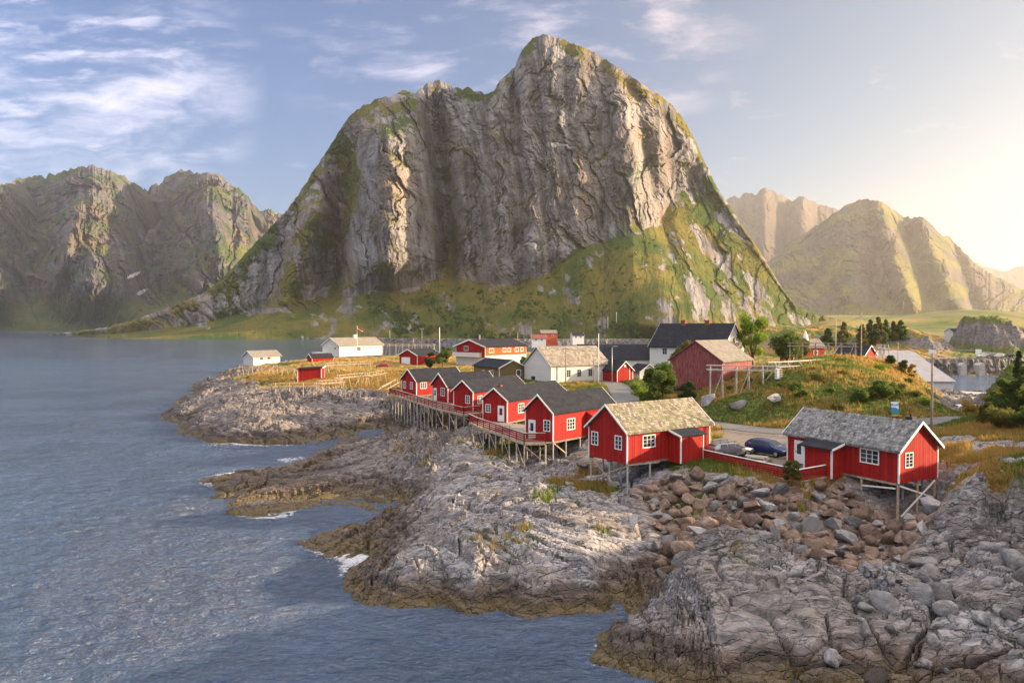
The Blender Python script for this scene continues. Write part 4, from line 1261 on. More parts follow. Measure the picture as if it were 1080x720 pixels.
for a, w_ in ((3.1, 2.4), (9.5, 1.7), (12, 1.7), (15.9, 2.0), (18.6, 1.6)): OR.window('n', a, 5.0, w_, 1.5, 2, 1, .14)
OR.chimney(4.0, 6.4, .9, 1.4, 'dark_metal')

BR = House('brown_house', [-2.97, 172.06, 2.085, 7.09, 13.34, 3.402, 1.663], -1, 4.7, 'ochre brown shed with dark roof in front of the two storey red house', 'shed', wall='ochre_boards', roof='dark_roof_felt', barge=.26, over=.4, eave=.4)
BR.window('g', 5.2, 2.1, 1.3, 1.5, 1, 1, .12); BR.window('n', 3.6, 1.9, 1.4, 1.6, 2, 1, .14); BR.window('n', 8.0, 1.9, 1.2, 1.2, 2, 1, .12)

BO = House('red_boathouse', [23.907, 167.81, 2.07, 4.43, 6.0, 2.706, 1.949], -1, 5.0, 'small red boathouse with white edged gable at the end of the village lane', 'boathouse', barge=.22)
b = MB(); BO.slab(b, 'g', .5, 3.4, .05, 2.55, .004, .05); b.build('boat_door', 'red_boards', BO.root)
b = MB(); BO.slab(b, 'g', 3.42, 3.56, .05, 3.3, .004, .06); BO.slab(b, 'g', .0, 4.43, -.35, .04, .004, .07); b.build('door_frame', 'white_trim', BO.root)
b = MB(); BO.slab(b, 'g', 1.95, 2.5, 3.5, 4.0, .004, .06); b.build('gable_board', 'white_trim', BO.root)

WA = House('warehouse', [19.0, 207, .03, 12, 21, 3.4, 4.0], 1, 5.0, 'white warehouse with long dark roof beyond the tan roofed white boathouse', 'warehouse', wall='white_boards', barge=.2)
AN = House('outbuilding', [29.6, 171, 1.9, 4.6, 5.5, 2.2, 1.6], -1, 5.0, 'low white outbuilding with dark roof to the right of the small red boathouse', 'shed', wall='white_boards', barge=.12)
b = MB(); AN.slab(b, 'g', 1.2, 2.4, .05, 2.0, .004, .05); b.build('door', 'dark_metal', AN.root)

BH = House('white_house', [54.73, 191.26, 2.394, 11.648, 22.125, 6.389, 5.872], -1, 6.0, 'tall white house with steep black roof and two brick chimneys behind the barn', 'house', wall='white_boards', barge=.3, over=.4, eave=.5, foot=2, thick=.2)
BH.window('n', 17.4, 4.9, 1.6, 1.9, 2, 2, .13); BH.window('n', 12, 4.9, 1.6, 1.9, 2, 2, .13); BH.window('g', 5.8, 8.0, 1.5, 1.6, 2, 2, .12)
BH.chimney(7.5, 5.8, 1.3, .9); BH.chimney(14.8, 5.8, 1.3, .9)

BA = House('red_barn', [36.216, 127.255, .809, 10.283, 11.186, 4.789, 3.396], 1, 7.0, 'weathered red plank barn with pale roof standing on posts', 'barn', wall='worn_red_boards', roof='ash_shingles', corners=False, foot=.1, barge=.22, bargemat='worn_red_boards', over=.3, eave=.35)
BA.piles([(.3, .3), (.3, 2.5), (.3, 5.0), (.3, 7.5), (.3, 9.9), (4, 9.9), (4, 5)], 'silver_timber', .3, -.1)

# --- red shed among the drying racks, lean-to roof
def lean_to(name, x, y, th, W, L, h1, h2, z0, label, cat):
    e = empty(name, (x, y, z0), th, label, cat)
    b = MB(); b.prism([(0, 0, -1), (W, 0, -1), (W, 0, h2), (0, 0, h1)], (0, L, 0)); b.build('wall', 'red_boards', e)
    b = MB(); k = (h2 - h1) / W; b.prism([(-.3, -.3, h1 - .3 * k + .02), (W + .3, -.3, h2 + .3 * k + .02), (W + .3, -.3, h2 + .3 * k + .16), (-.3, -.3, h1 - .3 * k + .16)], (0, L + .6, 0)); b.build('roof', 'dark_roof_felt', e)
    b = MB(); b.prism([(W + .31, -.34, h2 + .3 * k - .1), (W + .31, L + .34, h2 + .3 * k - .1), (W + .31, L + .34, h2 + .3 * k + .18), (W + .31, -.34, h2 + .3 * k + .18)], (.05, 0, 0)); b.build('bargeboard', 'white_trim', e)
    for (a, c, hh_) in ((0, 0, h1), (W, 0, h2), (W, L, h2), (0, L, h1)):
        b = MB(); b.box((a - .09, c - .09, -.6), (a + .09, c + .09, hh_ - .04)); b.build('corner_board', 'white_trim', e)
    return e
# mono-pitch: local x runs up the slope; the tall side looks right
sx_, sy_ = ground_at(314, 402, 4.4)
lean_to('red_shed', sx_, sy_, R(8), 5.6, 6.5, 2.9, 3.2, 4.4, 'red shed with flat dark roof among the drying racks on the headland', 'shed')
b0 = House('red_boathouse', [-72.5, 268, .6, 5.2, 8.0, 1.6, 1.3], 1, 4.6, 'low red roofed hut peeping over the headland beside the long white house', 'hut', roof='dark_roof_felt', barge=.25, over=.4)

# --- red buildings behind the racks on the mound
px, py_ = (845 - CX) / FPX * 205, 205
M1 = House('red_cottage', [px - 2, py_, .25, 6.5, 10, 3.2, 2.2], 1, 8.6, 'red cottage with white windows behind the tall drying rack on the mound', 'cottage', roof='ash_shingles')
M1.window('g', 3.2, 1.8, 1.4, 1.2, 2, 2, .14); M1.window('n', 3, 1.8, 1.4, 1.2, 2, 2, .14); M1.window('n', 7, 1.8, 1.4, 1.2, 2, 2, .14)
sp0 = MB(); sp0.tube([M1.P(6, 3.2, 5.2), M1.P(6, 3.2, 6.4), M1.P(6, 3.2, 7.9)], [.8, .62, .05], 8); sp0.build('spire', 'white_trim', M1.root)
M2 = House('red_boathouse', [(912 - CX) / FPX * 170, 170, 2.2, 5, 7, 3.0, 2.0], -1, 8.2, 'red hut with white edged gable at the right end of the mound racks', 'hut', roof='dark_roof_felt', barge=.22)
GW = House('harbour_warehouse', [113.5, 190, 3.09, 46, 19, 2.0, 7.0], -1, 1.6, 'big warehouse with wide grey sheet roof down by the harbour water', 'warehouse', wall='grey_white_boards', roof='grey_roof', foot=2.5, barge=.3, over=.4, eave=.5)
WS = House('white_boathouse', [(1005 - CX) / FPX * 330, 330, 0.05, 6, 8.2, 4.6, 1.2], 1, 10.6, 'plain white building with one dark door between the two rocky knolls', 'shed', wall='white_boards', barge=.15, foot=3)
b = MB(); WS.slab(b, 'n', 2.0, 2.9, .1, 2.3, .004, .06); b.build('door', 'dark_metal', WS.root)

# --- far shore houses below the mountain
def far_house(px, py, Y, W, L, h, r, label, wall, roof, th=.5, name='far_cottage'):
    x, y, z = point_at(px, py, Y)
    H_ = House(name, [x, y, th, W, L, h, r], 1, z, label, 'cottage', wall=wall, roof=roof, foot=4, barge=.3)
    H_.window('n', L * .3, h * .6, 1.6, 1.4, 2, 1, .15); H_.window('n', L * .7, h * .6, 1.6, 1.4, 2, 1, .15)
    return H_
far_house(571, 358.5, 560, 8, 12, 5.2, 2.2, 'orange house at the foot of the mountain beyond the breakwater', 'orange_red_boards', 'ash_shingles', .1)
far_house(561, 360.5, 520, 7, 10, 2.5, 2.5, 'low cottage with dark red roof beside the far orange house', 'white_boards', 'worn_red_boards', .1)
far_house(604, 358, 560, 7, 9, 3.0, 2.4, 'dark roofed far cottage with a white front under the green slope', 'white_boards', 'dark_roof_felt', .2)


# ================================================================== DECKS, FENCE
def deck(poly, z, front, label, back_posts):
    """boardwalk: poly = plan outline, front = indices of the outline vertices that carry the railing"""
    e = empty('boardwalk', (poly[0][0], poly[0][1], z), 0, label, 'boardwalk', 'boardwalks in front of the red cabins')
    ox, oy = poly[0]
    L_ = [(p[0] - ox, p[1] - oy) for p in poly]
    b = MB(); b.prism([(x, y, -.16) for x, y in L_], (0, 0, .1)); b.build('platform', 'grey_deck_boards', e)
    b = MB()
    n_ = len(L_)
    for i in front:
        p, q = Vector((*L_[i], -.17)), Vector((*L_[(i + 1) % n_], -.17)); b.beam(p, q, .1, .26)
    b.build('edge_beam', 'pale_timber', e)
    for i in front:
        p, q = Vector((*L_[i], 0)), Vector((*L_[(i + 1) % n_], 0))
        d = q - p; m_ = max(1, int(d.length / 1.9))
        for lev in (.18, .42, .66, .88):
            b = MB(); b.beam(p + Vector((0, 0, lev)), q + Vector((0, 0, lev)), .035, .13); b.build('rail_board', 'red_planks', e)
        b = MB(); b.beam(p + Vector((0, 0, 1.0)), q + Vector((0, 0, 1.0)), .14, .05); b.build('hand_rail', 'silver_timber', e)
        prev = None
        for k in range(m_ + 1):
            c = p + d * (k / m_)
            b = MB(); b.box((c.x - .05, c.y - .05, -.3), (c.x + .05, c.y + .05, 1.02)); b.build('rail_post', 'red_planks', e)
            gz = ground_z(c.x + ox, c.y + oy) - z
            if gz < -.5:
                b = MB(); b.tube([(c.x, c.y, gz - .3), (c.x, c.y, -.3)], .085, 8); b.build('pile', 'silver_timber', e)
                if prev is not None and k % 2 == 1:
                    b = MB(); b.beam((prev.x, prev.y, -.35), (c.x, c.y, max(gz, -3.0) * .85), .05, .1); b.build('brace', 'pale_timber', e)
                prev = c
    for (x, y) in back_posts:
        gz = ground_z(x, y) - z
        if gz < -.5:
            b = MB(); b.tube([(x - ox, y - oy, gz - .3), (x - ox, y - oy, -.16)], .085, 8); b.build('pile', 'weathered_timber', e)
    return e


deck([(-4.3, 92.2), (1.3, 79.0), (3.6, 79.2), (4.3, 79.55), (1.45, 82.3), (6.0, 90.5), (-.65, 95.35), (-3.95, 97.5), (-5.6, 96.2)], 5.47, [0, 1, 7, 8], 'boardwalk with red railing before the two nearest dark roofed cabins',
     [(-1.5, 92), (.5, 87), (2.2, 83.5), (3, 88), (-3.4, 95)])
deck([(-22.6, 136.6), (-11.5, 112.0), (-6.8, 104.0), (-4.6, 106.4), (-5.75, 107.95), (-8.8, 110.0), (-6.0, 115.5), (-10.45, 119.65), (-13.5, 124.1), (-12.0, 127.5), (-17.2, 132.2), (-20.4, 136.3), (-21.4, 138.5)], 5.47, [0, 1, 2, 11, 12], 'boardwalk with red railing before the three farthest dark roofed cabins',
     [(-19.6, 134), (-16.5, 129), (-13.5, 122), (-11, 117), (-8.5, 111), (-7, 107)])

# deck table and benches
def picnic_table(x, y, z, rz, label, mat, w_=1.7):
    e = empty('picnic_table', (x, y, z), rz, label, 'picnic table')
    b = MB(); [b.box((-w_ / 2, -.36 + i * .147, .70), (w_ / 2, -.36 + i * .147 + .135, .74)) for i in range(5)]; b.build('table_top', mat, e)
    for s_ in (-1, 1):
        b = MB(); b.box((-w_ / 2, s_ * .72 - .14, .42), (w_ / 2, s_ * .72 + .14, .46)); b.build('bench_seat', mat, e)
        for q in (-1, 1):
            b = MB(); b.beam((s_ * w_ * .36, q * .62, 0), (s_ * w_ * .36, q * .24, .70), .05, .1); b.build('leg', mat, e)
        b = MB(); b.beam((s_ * w_ * .36 + .05, -.8, .38), (s_ * w_ * .36 + .05, .8, .38), .05, .09); b.build('cross_bar', mat, e)
    return e
picnic_table(-.9, 88.2, 5.41, 2.0, 'pale wooden picnic table on the boardwalk between two dark roofed cabins', 'pale_timber', 2.0)
tx, ty = ground_at(798, 489, 5.33)
picnic_table(tx, ty, 5.32, -.5, 'grey wooden picnic table in the gravel yard behind the red fence', 'silver_timber', 2.0)

# red plank fence round the yard
F0 = A.world(8.45, -1.62); F1 = ground_at(842, 508, 4.95); F2 = Rc.world(5.6, -1.56)
fe = empty('plank_fence', (F0[0], F0[1], 5.0), 0, 'low red plank fence with white cap rail joining the two nearest cabins', 'fence')
FP = [Vector((0, 0, .1)), Vector((F1[0] - F0[0], F1[1] - F0[1], -.08)), Vector((F2[0] - F0[0], F2[1] - F0[1], .1))]
for p, q in zip(FP[:-1], FP[1:]):
    d = q - p; m_ = max(2, int(d.length / 1.8))
    for k in range(5):
        b = MB(); b.beam(p + Vector((0, 0, .17 + k * .19)), q + Vector((0, 0, .17 + k * .19)), .03, .165); b.build('plank', 'red_planks', fe)
    b = MB(); b.beam(p + Vector((0, 0, 1.06)), q + Vector((0, 0, 1.06)), .15, .05); b.build('cap_rail', 'white_trim', fe)
    side = Vector((d.y, -d.x, 0)).normalized() * -.06
    for k in range(m_ + 1):
        c = p + d * (k / m_) + side
        b = MB(); b.box((c.x - .05, c.y - .05, c.z - .3), (c.x + .05, c.y + .05, c.z + 1.0)); b.build('post', 'red_planks', fe)
    b = MB(); b.beam(p + Vector((0, 0, -.12)), q + Vector((0, 0, -.12)), .22, .36); b.build('footing', 'concrete', fe)

# pale concrete slab below the cabins
sl_pts = [(468, 459), (492, 462), (499, 469), (478, 474), (470, 468)]
cs = [ground_at(a, c, 3.2) for a, c in sl_pts]
e = MB(); e.prism([(x - cs[0][0], y - cs[0][1], -.6) for x, y in cs], (0, 0, .75)); o = e.build('concrete_slab', 'concrete', bevel=.04)
o.location = (cs[0][0], cs[0][1], 3.1); tag(o, 'pale concrete slab on the rocks below the boardwalk', 'slab')

# ================================================================== ROADS
m, n = material('asphalt')
P = n.pos()
c = n.mix(n.ramp(n.noise(P, 9, 5, .75), .3, .7), (.085, .085, .09), (.15, .145, .145))
c = n.mix(n.ramp(n.noise(P, .5, 5, .6), .48, .66, 0, .6), c, (.20, .185, .165))
n.set(n.b, 'Base Color', c); n.set(n.b, 'Roughness', .85); n.set(n.b, 'Normal', n.bump(n.noise(P, 30, 3, .7), .4, .01))
def ribbon(C, hw, lift, name, mat, label, kind='structure'):
    T = np.gradient(C[:, :2], axis=0); T /= np.linalg.norm(T, axis=1)[:, None]
    N = np.stack([-T[:, 1], T[:, 0]], 1)
    rows = []
    for k in (-1, -.5, 0, .5, 1):
        xy = C[:, :2] + N * hw * k
        rows.append(np.stack([xy[:, 0], xy[:, 1], C[:, 2] + lift + .03 * (1 - k * k)], 1))
    o = grid_mesh(name, np.stack(rows, 0), MATS[mat], flip=False)
    link(o); return tag(o, label, name.replace('_', ' '), kind=kind)
ribbon(ROADC, ROAD_HW, .05, 'road', 'asphalt', 'grey lane winding from the village past the cabins')
# rain puddle on the bend
m, n = material('puddle_water')
n.set(n.b, 'Base Color', (.02, .025, .03)); n.set(n.b, 'Roughness', .03)
for (px, py, w_, h_, lab) in ((1009, 455.5, 1.3, 1.4, 'larger pale rain puddle on the lane bend'), (1004, 459.5, .6, .6, 'smaller pale rain puddle on the lane bend')):
    x, y = ground_at(px, py, 7.15)
    a_ = np.linspace(0, 2 * math.pi, 25)[:-1]; rr = 1 + .25 * np.sin(3 * a_ + 1) + .15 * np.cos(5 * a_)
    b = MB(); b.prism([(w_ * r_ * math.cos(t_), h_ * r_ * math.sin(t_), 0) for r_, t_ in zip(rr, a_)], (0, 0, .01)); o = b.build('puddle', 'puddle_water')
    rd_, rl_ = road_field(np.array([[x]]), np.array([[y]])); o.location = (x, y, float(rl_[0, 0]) + .085); tag(o, lab, 'puddle')

# ================================================================== BREAKWATER, QUAY
def rubble_wall(name, pts, w0, w1, z0, z1, label, cat, step=2.2):
    C = catmull([(p[0], p[1], 0) for p in pts], 40)
    T = np.gradient(C[:, :2], axis=0); T /= np.linalg.norm(T, axis=1)[:, None]; N = np.stack([-T[:, 1], T[:, 0]], 1)
    prof = [(-w0, z0), (-(w0 * .6 + w1 * .4), z0 + (z1 - z0) * .35), (-(w0 * .3 + w1 * .7), z0 + (z1 - z0) * .7), (-w1, z1), (0, z1 + .1), (w1, z1), (w0, z0)]
    rows = []
    for k, (o_, z_) in enumerate(prof):
        xy = C[:, :2] + N * o_
        j = .5 if 0 < k < 3 else .12
        rows.append(np.stack([xy[:, 0] + j * rng.randn(len(C)), xy[:, 1] + j * rng.randn(len(C)), z_ + j * rng.randn(len(C))], 1))
    o = grid_mesh(name, np.stack(rows, 0), MATS['dark_rubble'], smooth=False)
    link(o); return tag(o, label, cat)
m, n = material('dark_rubble')
P = n.pos()
vv_ = n.voronoi(P, .7, out='Color'); 
c = n.mix(n.new('ShaderNodeSeparateXYZ', inp={0: vv_}).outputs[0], (.045, .043, .045), (.20, .18, .16))
n.set(n.b, 'Base Color', c); n.set(n.b, 'Roughness', .9); n.set(n.b, 'Normal', n.bump(n.voronoi(P, .7), 1.0, .6))
rubble_wall('breakwater', [(-150, 745), (-60, 705), (20, 690), (110, 690), (200, 640), (260, 560)], 9, 3.5, -2, 5.2, 'long dark rubble breakwater across the water behind the village', 'breakwater')
rubble_wall('quay_wall', [(112, 276), (140, 271), (165, 272), (188, 279), (215, 284)], 5.5, 3.0, -2, 5.6, 'dark stone quay wall along the far side of the harbour', 'quay wall')
for k, (px, lab) in enumerate(((1016.5, 'left pale concrete buttress against the harbour quay wall'), (1036, 'right pale concrete buttress against the harbour quay wall'))):
    x, y, z = point_at(px, 391, 265)
    b = MB(); b.prism([(-1.3, 0, -2.5), (1.3, 0, -2.5), (.95, 0, 2.2), (.4, 0, 2.9), (-.9, 0, 2.0)], (0, 4.0, 0)); o = b.build('quay_buttress', 'concrete'); o.location = (x, y, z); tag(o, lab, 'buttress')
b = MB(); qs = [(100, 180), (112, 166), (95, 150), (86, 148), (84, 158)]
b.prism([(x - 100, y - 180, -1.5) for x, y in qs], (0, 0, 1.5)); o = b.build('quay_slab', 'concrete'); o.location = (100, 180, 2.6); tag(o, 'grey concrete landing beside the harbour water', 'landing')
C2 = catmull([(112, 279, 6.0), (140, 275, 6.0), (166, 276, 6.0), (190, 283, 6.0), (230, 292, 6.2)], 8)
ribbon(C2, 2.4, 0.0, 'quay_road', 'asphalt', 'pale road on top of the harbour quay')
C3 = catmull([(189, 318, 0), (192, 303, 0), (203, 293, 0), (222, 288, 0), (245, 283, 0)], 8)
C3[:, 2] = ground_zs(C3[:, 0], C3[:, 1]); C3[:, 2] = np.convolve(np.pad(C3[:, 2], 3, mode='edge'), np.ones(7) / 7, 'valid')
ribbon(C3, 2.2, .35, 'causeway_road', 'asphalt', 'pale road running below the right hand rocky knoll')
b = MB(); b.box((-1.2, -.1, 0), (1.2, .1, 2.0)); b.box((-1.0, -.06, -1.2), (-.85, .06, 0)); b.box((.85, -.06, -1.2), (1.0, .06, 0)); o = b.build('notice_board', 'white_paint'); o.location = point_at(1032, 373.5, 296); tag(o, 'small white board beside the road above the quay', 'notice board')

# ================================================================== DRYING RACKS
def drying_rack(p0, p1, height, n_fr, label, width=1.6, mat='pale_timber', r=.07, extra=0, drop=0.0, cat='drying rack', top=None):
    """fish drying rack: leaning leg pairs carrying long poles"""
    p0 = Vector((p0[0], p0[1], 0)); p1 = Vector((p1[0], p1[1], 0))
    d = p1 - p0; L = d.length; ux = d / L; uy = Vector((-ux.y, ux.x, 0))
    g = ground_zs([(p0 + d * (k / max(1, n_fr - 1))).x for k in range(n_fr)], [(p0 + d * (k / max(1, n_fr - 1))).y for k in range(n_fr)])
    base = float(np.min(g))
    zt = (float(np.mean(g)) + height if top is None else top) - base
    e = empty('drying_rack', (p0.x, p0.y, base), 0, label, cat, 'wooden fish drying racks')
    for k in range(n_fr):
        c = d * (k / max(1, n_fr - 1)); gz = float(g[k]) - base - .4
        j = rng.uniform(-.12, .12)
        for s_ in (-1, 1):
            b = MB(); b.tube([c + uy * s_ * (width * .62) + Vector((0, 0, gz)), c + uy * s_ * width * .18 + ux * j + Vector((0, 0, zt + .12))], r, 6); b.build('leg', mat, e)
        if k % 2 == 0:
            b = MB(); b.tube([c + uy * .5 + Vector((0, 0, gz)), c + ux * min(2.2, L * .3) * (1 if k < n_fr - 1 else -1) + Vector((0, 0, zt))], r * .9, 6); b.build('brace', mat, e)
        b = MB(); b.tube([c - uy * width * .55 + Vector((0, 0, zt - .7)), c + uy * width * .55 + Vector((0, 0, zt - .66))], r * .8, 6); b.build('cross_pole', mat, e)
    for s_, zz_ in ((-.5, zt - .6), (0, zt), (.5, zt - .6)) if extra == 0 else ((-.5, zt - .6), (-.2, zt + .05), (.2, zt + .03), (.5, zt - .6)):
        b = MB(); b.tube([-ux * .5 + uy * s_ * width + Vector((0, 0, zz_)), d * .5 + uy * s_ * width + Vector((0, 0, zz_ - .04)), d + ux * .5 + uy * s_ * width + Vector((0, 0, zz_ - drop))], r * .85, 6); b.build('pole', mat, e)
    return e


def gpt(px, py, z):
    return ground_at(px, py, z)
RACKS = [
    (gpt(291, 418, 4.2), gpt(334, 417, 4.2), 3.0, 4, 'pale drying rack in front of the flat roofed red shed'),
    (gpt(338, 415, 4.3), gpt(360, 413, 4.3), 2.8, 3, 'short drying rack on the grass right of the flat roofed red shed'),
    (gpt(254, 394, 3.9), gpt(286, 396, 4.1), 3.0, 4, 'leftmost drying rack, near the small white boathouse'),
    (gpt(290, 396, 4.2), gpt(312, 400, 4.3), 3.0, 3, 'drying rack between the small white boathouse and the red shed'),
    (gpt(345, 394, 4.7), gpt(390, 391, 4.9), 3.0, 5, 'long drying rack in the dry grass below the red car'),
    (gpt(357, 411, 4.4), gpt(384, 406, 4.7), 2.8, 4, 'drying rack of leaning poles in the middle of the headland'),
    (gpt(386, 408, 4.6), gpt(404, 403, 4.8), 2.8, 3, 'drying rack on the headland nearest the farthest stilt cabin'),
    (gpt(401, 420, 4.2), gpt(417, 407, 4.9), 2.6, 3, 'drying rack beside the left end of the far boardwalk'),
]
for p0, p1, h_, k_, lab in RACKS:
    drying_rack(p0, p1, h_, k_, lab, r=.075)
# long yellow rack in the distance
x0_, y0_ = (404 - CX) / FPX * 352, 352; x1_, y1_ = (458 - CX) / FPX * 352, 352
drying_rack((x0_, y0_), (x1_, y1_), 4, 9, 'long yellow drying rack far behind the red garage', 3.0, 'pale_timber', .14, top=9.0)
# racks on the mound
def wpt(px, Y): return ((px - CX) / FPX * Y, Y)
drying_rack(wpt(749, 112), wpt(818, 110), 3, 6, 'long grey drying rack on the mound in front of the barn', 2.6, 'silver_timber', .085, 1, top=11.9)
drying_rack(wpt(815, 111), wpt(873, 122), 3, 6, 'drying rack with crossed end poles at the centre of the mound', 2.4, 'silver_timber', .085, 1, top=12.4)
drying_rack(wpt(833, 150), wpt(902, 146), 4, 6, 'tall drying rack on top of the mound before the red cottage', 2.6, 'weathered_timber', .1, 1, top=14.4)
drying_rack(wpt(927, 140), wpt(935, 136), 4, 3, 'narrow stack of leaning poles at the right end of the mound', 1.8, 'silver_timber', .1, top=14.3)
# white hatch box leaning under the mound rack
x, y = wpt(821.5, 108.5); zb = ground_z(x, y)
e = empty('wooden_crate', (x, y, zb), .3, 'small white and dark wooden crate under the mound drying rack', 'crate')
b = MB(); b.box((-.45, -.3, 0), (.45, .3, 1.5)); b.build('crate_body', 'white_boards', e)
b = MB(); [b.box((.0, -.34, .1 + k * .36), (.44, -.303, .38 + k * .36)) for k in range(4)]; b.build('slat_front', 'weathered_timber', e)

# ================================================================== POLES, LAMP, FLAG
def pole(px, ytop, ybot, Y, label, r=.11, kind='utility', mat='weathered_timber', arm=False):
    x, y, zb = point_at(px, ybot, Y); zt = point_at(px, ytop, Y)[2]
    gz = ground_z(x, y) if 33 < Y < 440 else zb
    gz = min(gz, zb) - .4
    e = empty('utility_pole' if kind == 'utility' else kind, (x, y, gz), 0, label, kind.replace('_', ' ') if kind != 'utility' else 'utility pole', None if kind != 'utility' else 'poles about the village')
    b = MB(); b.tube([(0, 0, 0), (0, 0, (zt - gz) * .5), (0, 0, zt - gz)], [r, r * .9, r * .75], 8); b.build('shaft', mat, e, smooth=True)
    if arm:
        b = MB(); b.box((-.8, -.05, zt - gz - .45), (.8, .05, zt - gz - .33)); b.build('cross_arm', mat, e)
        for q in (-.7, 0, .7):
            b = MB(); b.tube([(q, 0, zt - gz - .33), (q, 0, zt - gz - .15)], .05, 6); b.build('insulator', 'white_paint', e)
    return e, zt - gz


e, hh_ = pole(982.3, 372, 466, 73.5, 'tall brown lamp pole behind the slate roofed cabin', .13, 'street_lamp')
b = MB(); b.tube([(0, 0, hh_ - .5), (.35, 0, hh_ - .42), (.95, 0, hh_ - .38)], .035, 6); b.build('lamp_arm', 'galvanised', e)
b = MB(); b.box((.6, -.14, hh_ - .42), (1.2, .14, hh_ - .24)); b.build('lamp_head', 'galvanised', e, bevel=.03)
b = MB(); b.box((-.35, -.06, hh_ - .1), (.35, .06, hh_ + .28)); b.build('switch_box', 'white_paint', e)
for px, yt, yb, Y, lab, r_, mt, arm in (
        (631.2, 351.5, 408, 158, 'tall white flagpole beside the tan roofed white boathouse', .09, 'white_paint', False),
        (626, 377.5, 405, 160, 'short grey pole against the white boathouse wall', .13, 'weathered_timber', False),
        (596.7, 366, 402, 166, 'dark pole before the middle of the white boathouse', .13, 'weathered_timber', True),
        (908.3, 330, 376, 150, 'slim pale pole rising from the top of the mound', .11, 'pale_timber', False),
        (881.4, 334, 364, 190, 'pale pole in front of the conifers on the hill', .16, 'pale_timber', False),
        (944, 343, 356, 330, 'short pale pole on the far rocky hill', .2, 'pale_timber', False),
        (947, 361.5, 384, 140, 'thin pole in front of the harbour warehouse roof', .1, 'pale_timber', False),
        (463.6, 345, 368, 330, 'white pole behind the red garage', .18, 'white_paint', False),
        (445, 346, 374, 300, 'brown pole left of the red garage', .17, 'weathered_timber', True),
        (411, 348, 356, 560, 'leftmost small pole on the breakwater', .3, 'pale_timber', False),
        (436, 357, 363, 520, 'small pole on the breakwater behind the garage', .3, 'pale_timber', False),
        (546, 350, 359, 400, 'small pale pole behind the two storey red house', .2, 'pale_timber', False),
        (641, 334, 346, 700, 'left one of two thin poles on the foot hill of the mountain', .35, 'silver_timber', False),
        (650, 329, 340, 690, 'right one of two thin poles on the foot hill of the mountain', .35, 'silver_timber', False),
        (953, 318, 327, 900, 'lone pale pole on the distant meadow', .4, 'pale_timber', False)):
    pole(px, yt, yb, Y, lab, r_, 'utility', mt, arm)
e, hh_ = pole(645.5, 366.5, 400, 163, 'grey lamp post at the corner of the white boathouse', .09, 'street_lamp', 'galvanised')
b = MB(); b.tube([(0, 0, hh_), (.15, 0, hh_ + .25), (.6, 0, hh_ + .3)], .05, 6); b.build('lamp_arm', 'galvanised', e)
b = MB(); b.box((.5, -.12, hh_ + .22), (1.1, .12, hh_ + .38)); b.build('lamp_head', 'galvanised', e)
# flag on the far white house
plain('flag_red', (.5, .03, .03), .8, .1); plain('flag_white', (.8, .8, .78), .8, .1)
x, y, z = point_at(376.7, 365, 318); zt = point_at(376.7, 343.5, 318)[2]
e = empty('flagpole', (x, y, z), 0, 'white flagpole with a red and white pennant at the long white house', 'flagpole')
b = MB(); b.tube([(0, 0, 0), (0, 0, zt - z)], [.14, .09], 7); b.build('shaft', 'white_paint', e)
fz = zt - z - .4
gx = np.linspace(0, 2.4, 9)
fl = np.stack([np.stack([gx, .18 * np.sin(gx * 3.0), fz - t_ * 1.5 * (1 - gx / 3.6) - gx * .75], 1) for t_ in np.linspace(0, 1, 4)], 0)
o = grid_mesh('flag', fl, MATS['flag_red']); link(o, e); md = o.modifiers.new('thick', 'SOLIDIFY'); md.thickness = .02
fl2 = np.stack([np.stack([gx, .18 * np.sin(gx * 3.0) - .03, fz - t_ * 1.5 * (1 - gx / 3.6) - gx * .75], 1) for t_ in (.38, .62)], 0)
o2 = grid_mesh('flag_stripe', fl2, MATS['flag_white']); link(o2, o); md = o2.modifiers.new('thick', 'SOLIDIFY'); md.thickness = .09

# ================================================================== SIGN ON ITS EASEL
x, y, zg = hit(944.6, 441, 70)
e = empty('picture_board', (x, y, zg), .15, 'easel board with a blue and white sea picture beside the lane', 'sign board')
m, n = material('sea_picture')
P = n.new('ShaderNodeTexCoord').outputs['Object']
sp_ = n.new('ShaderNodeSeparateXYZ', inp={0: P})
wv = n.math('ADD', sp_.outputs[2], n.math('MULTIPLY', n.math('SUBTRACT', n.noise(P, 2.2, 4, .6), .5), .9))
c = n.mix(n.ramp(wv, .75, .95), (.03, .22, .25), (.05, .20, .42))
c = n.mix(n.ramp(wv, 1.15, 1.25), c, (.62, .72, .78))
c = n.mix(n.ramp(wv, 1.4, 1.5), c, (.10, .32, .58)); c = n.mix(n.ramp(wv, 1.62, 1.72), c, (.62, .74, .82))
n.set(n.b, 'Base Color', c); n.set(n.b, 'Roughness', .4)
b = MB(); b.prism([(-.5, 0, .42), (.5, 0, .42), (.5, .22, 1.95), (-.5, .22, 1.95)], (0, .05, 0)); b.build('picture_panel', 'sea_picture', e)
for q in (-1, 1):
    b = MB(); b.beam((q * .42, .08, 0), (q * .42, .33, 2.0), .05, .05); b.build('easel_leg', 'worn_red_boards', e)
b = MB(); b.beam((-.35, 1.0, 0), (-.3, .3, 1.8), .05, .05); b.build('prop', 'worn_red_boards', e)
plain('yellow_paint', (.62, .40, .04), .6, .3)
b = MB(); b.box((-.6, -.22, .2), (.6, .08, .34)); b.build('base_rail', 'yellow_paint', e)
b = MB(); b.box((-.6, -.24, .02), (.6, .1, .19)); b.build('base_block', 'red_planks', e)

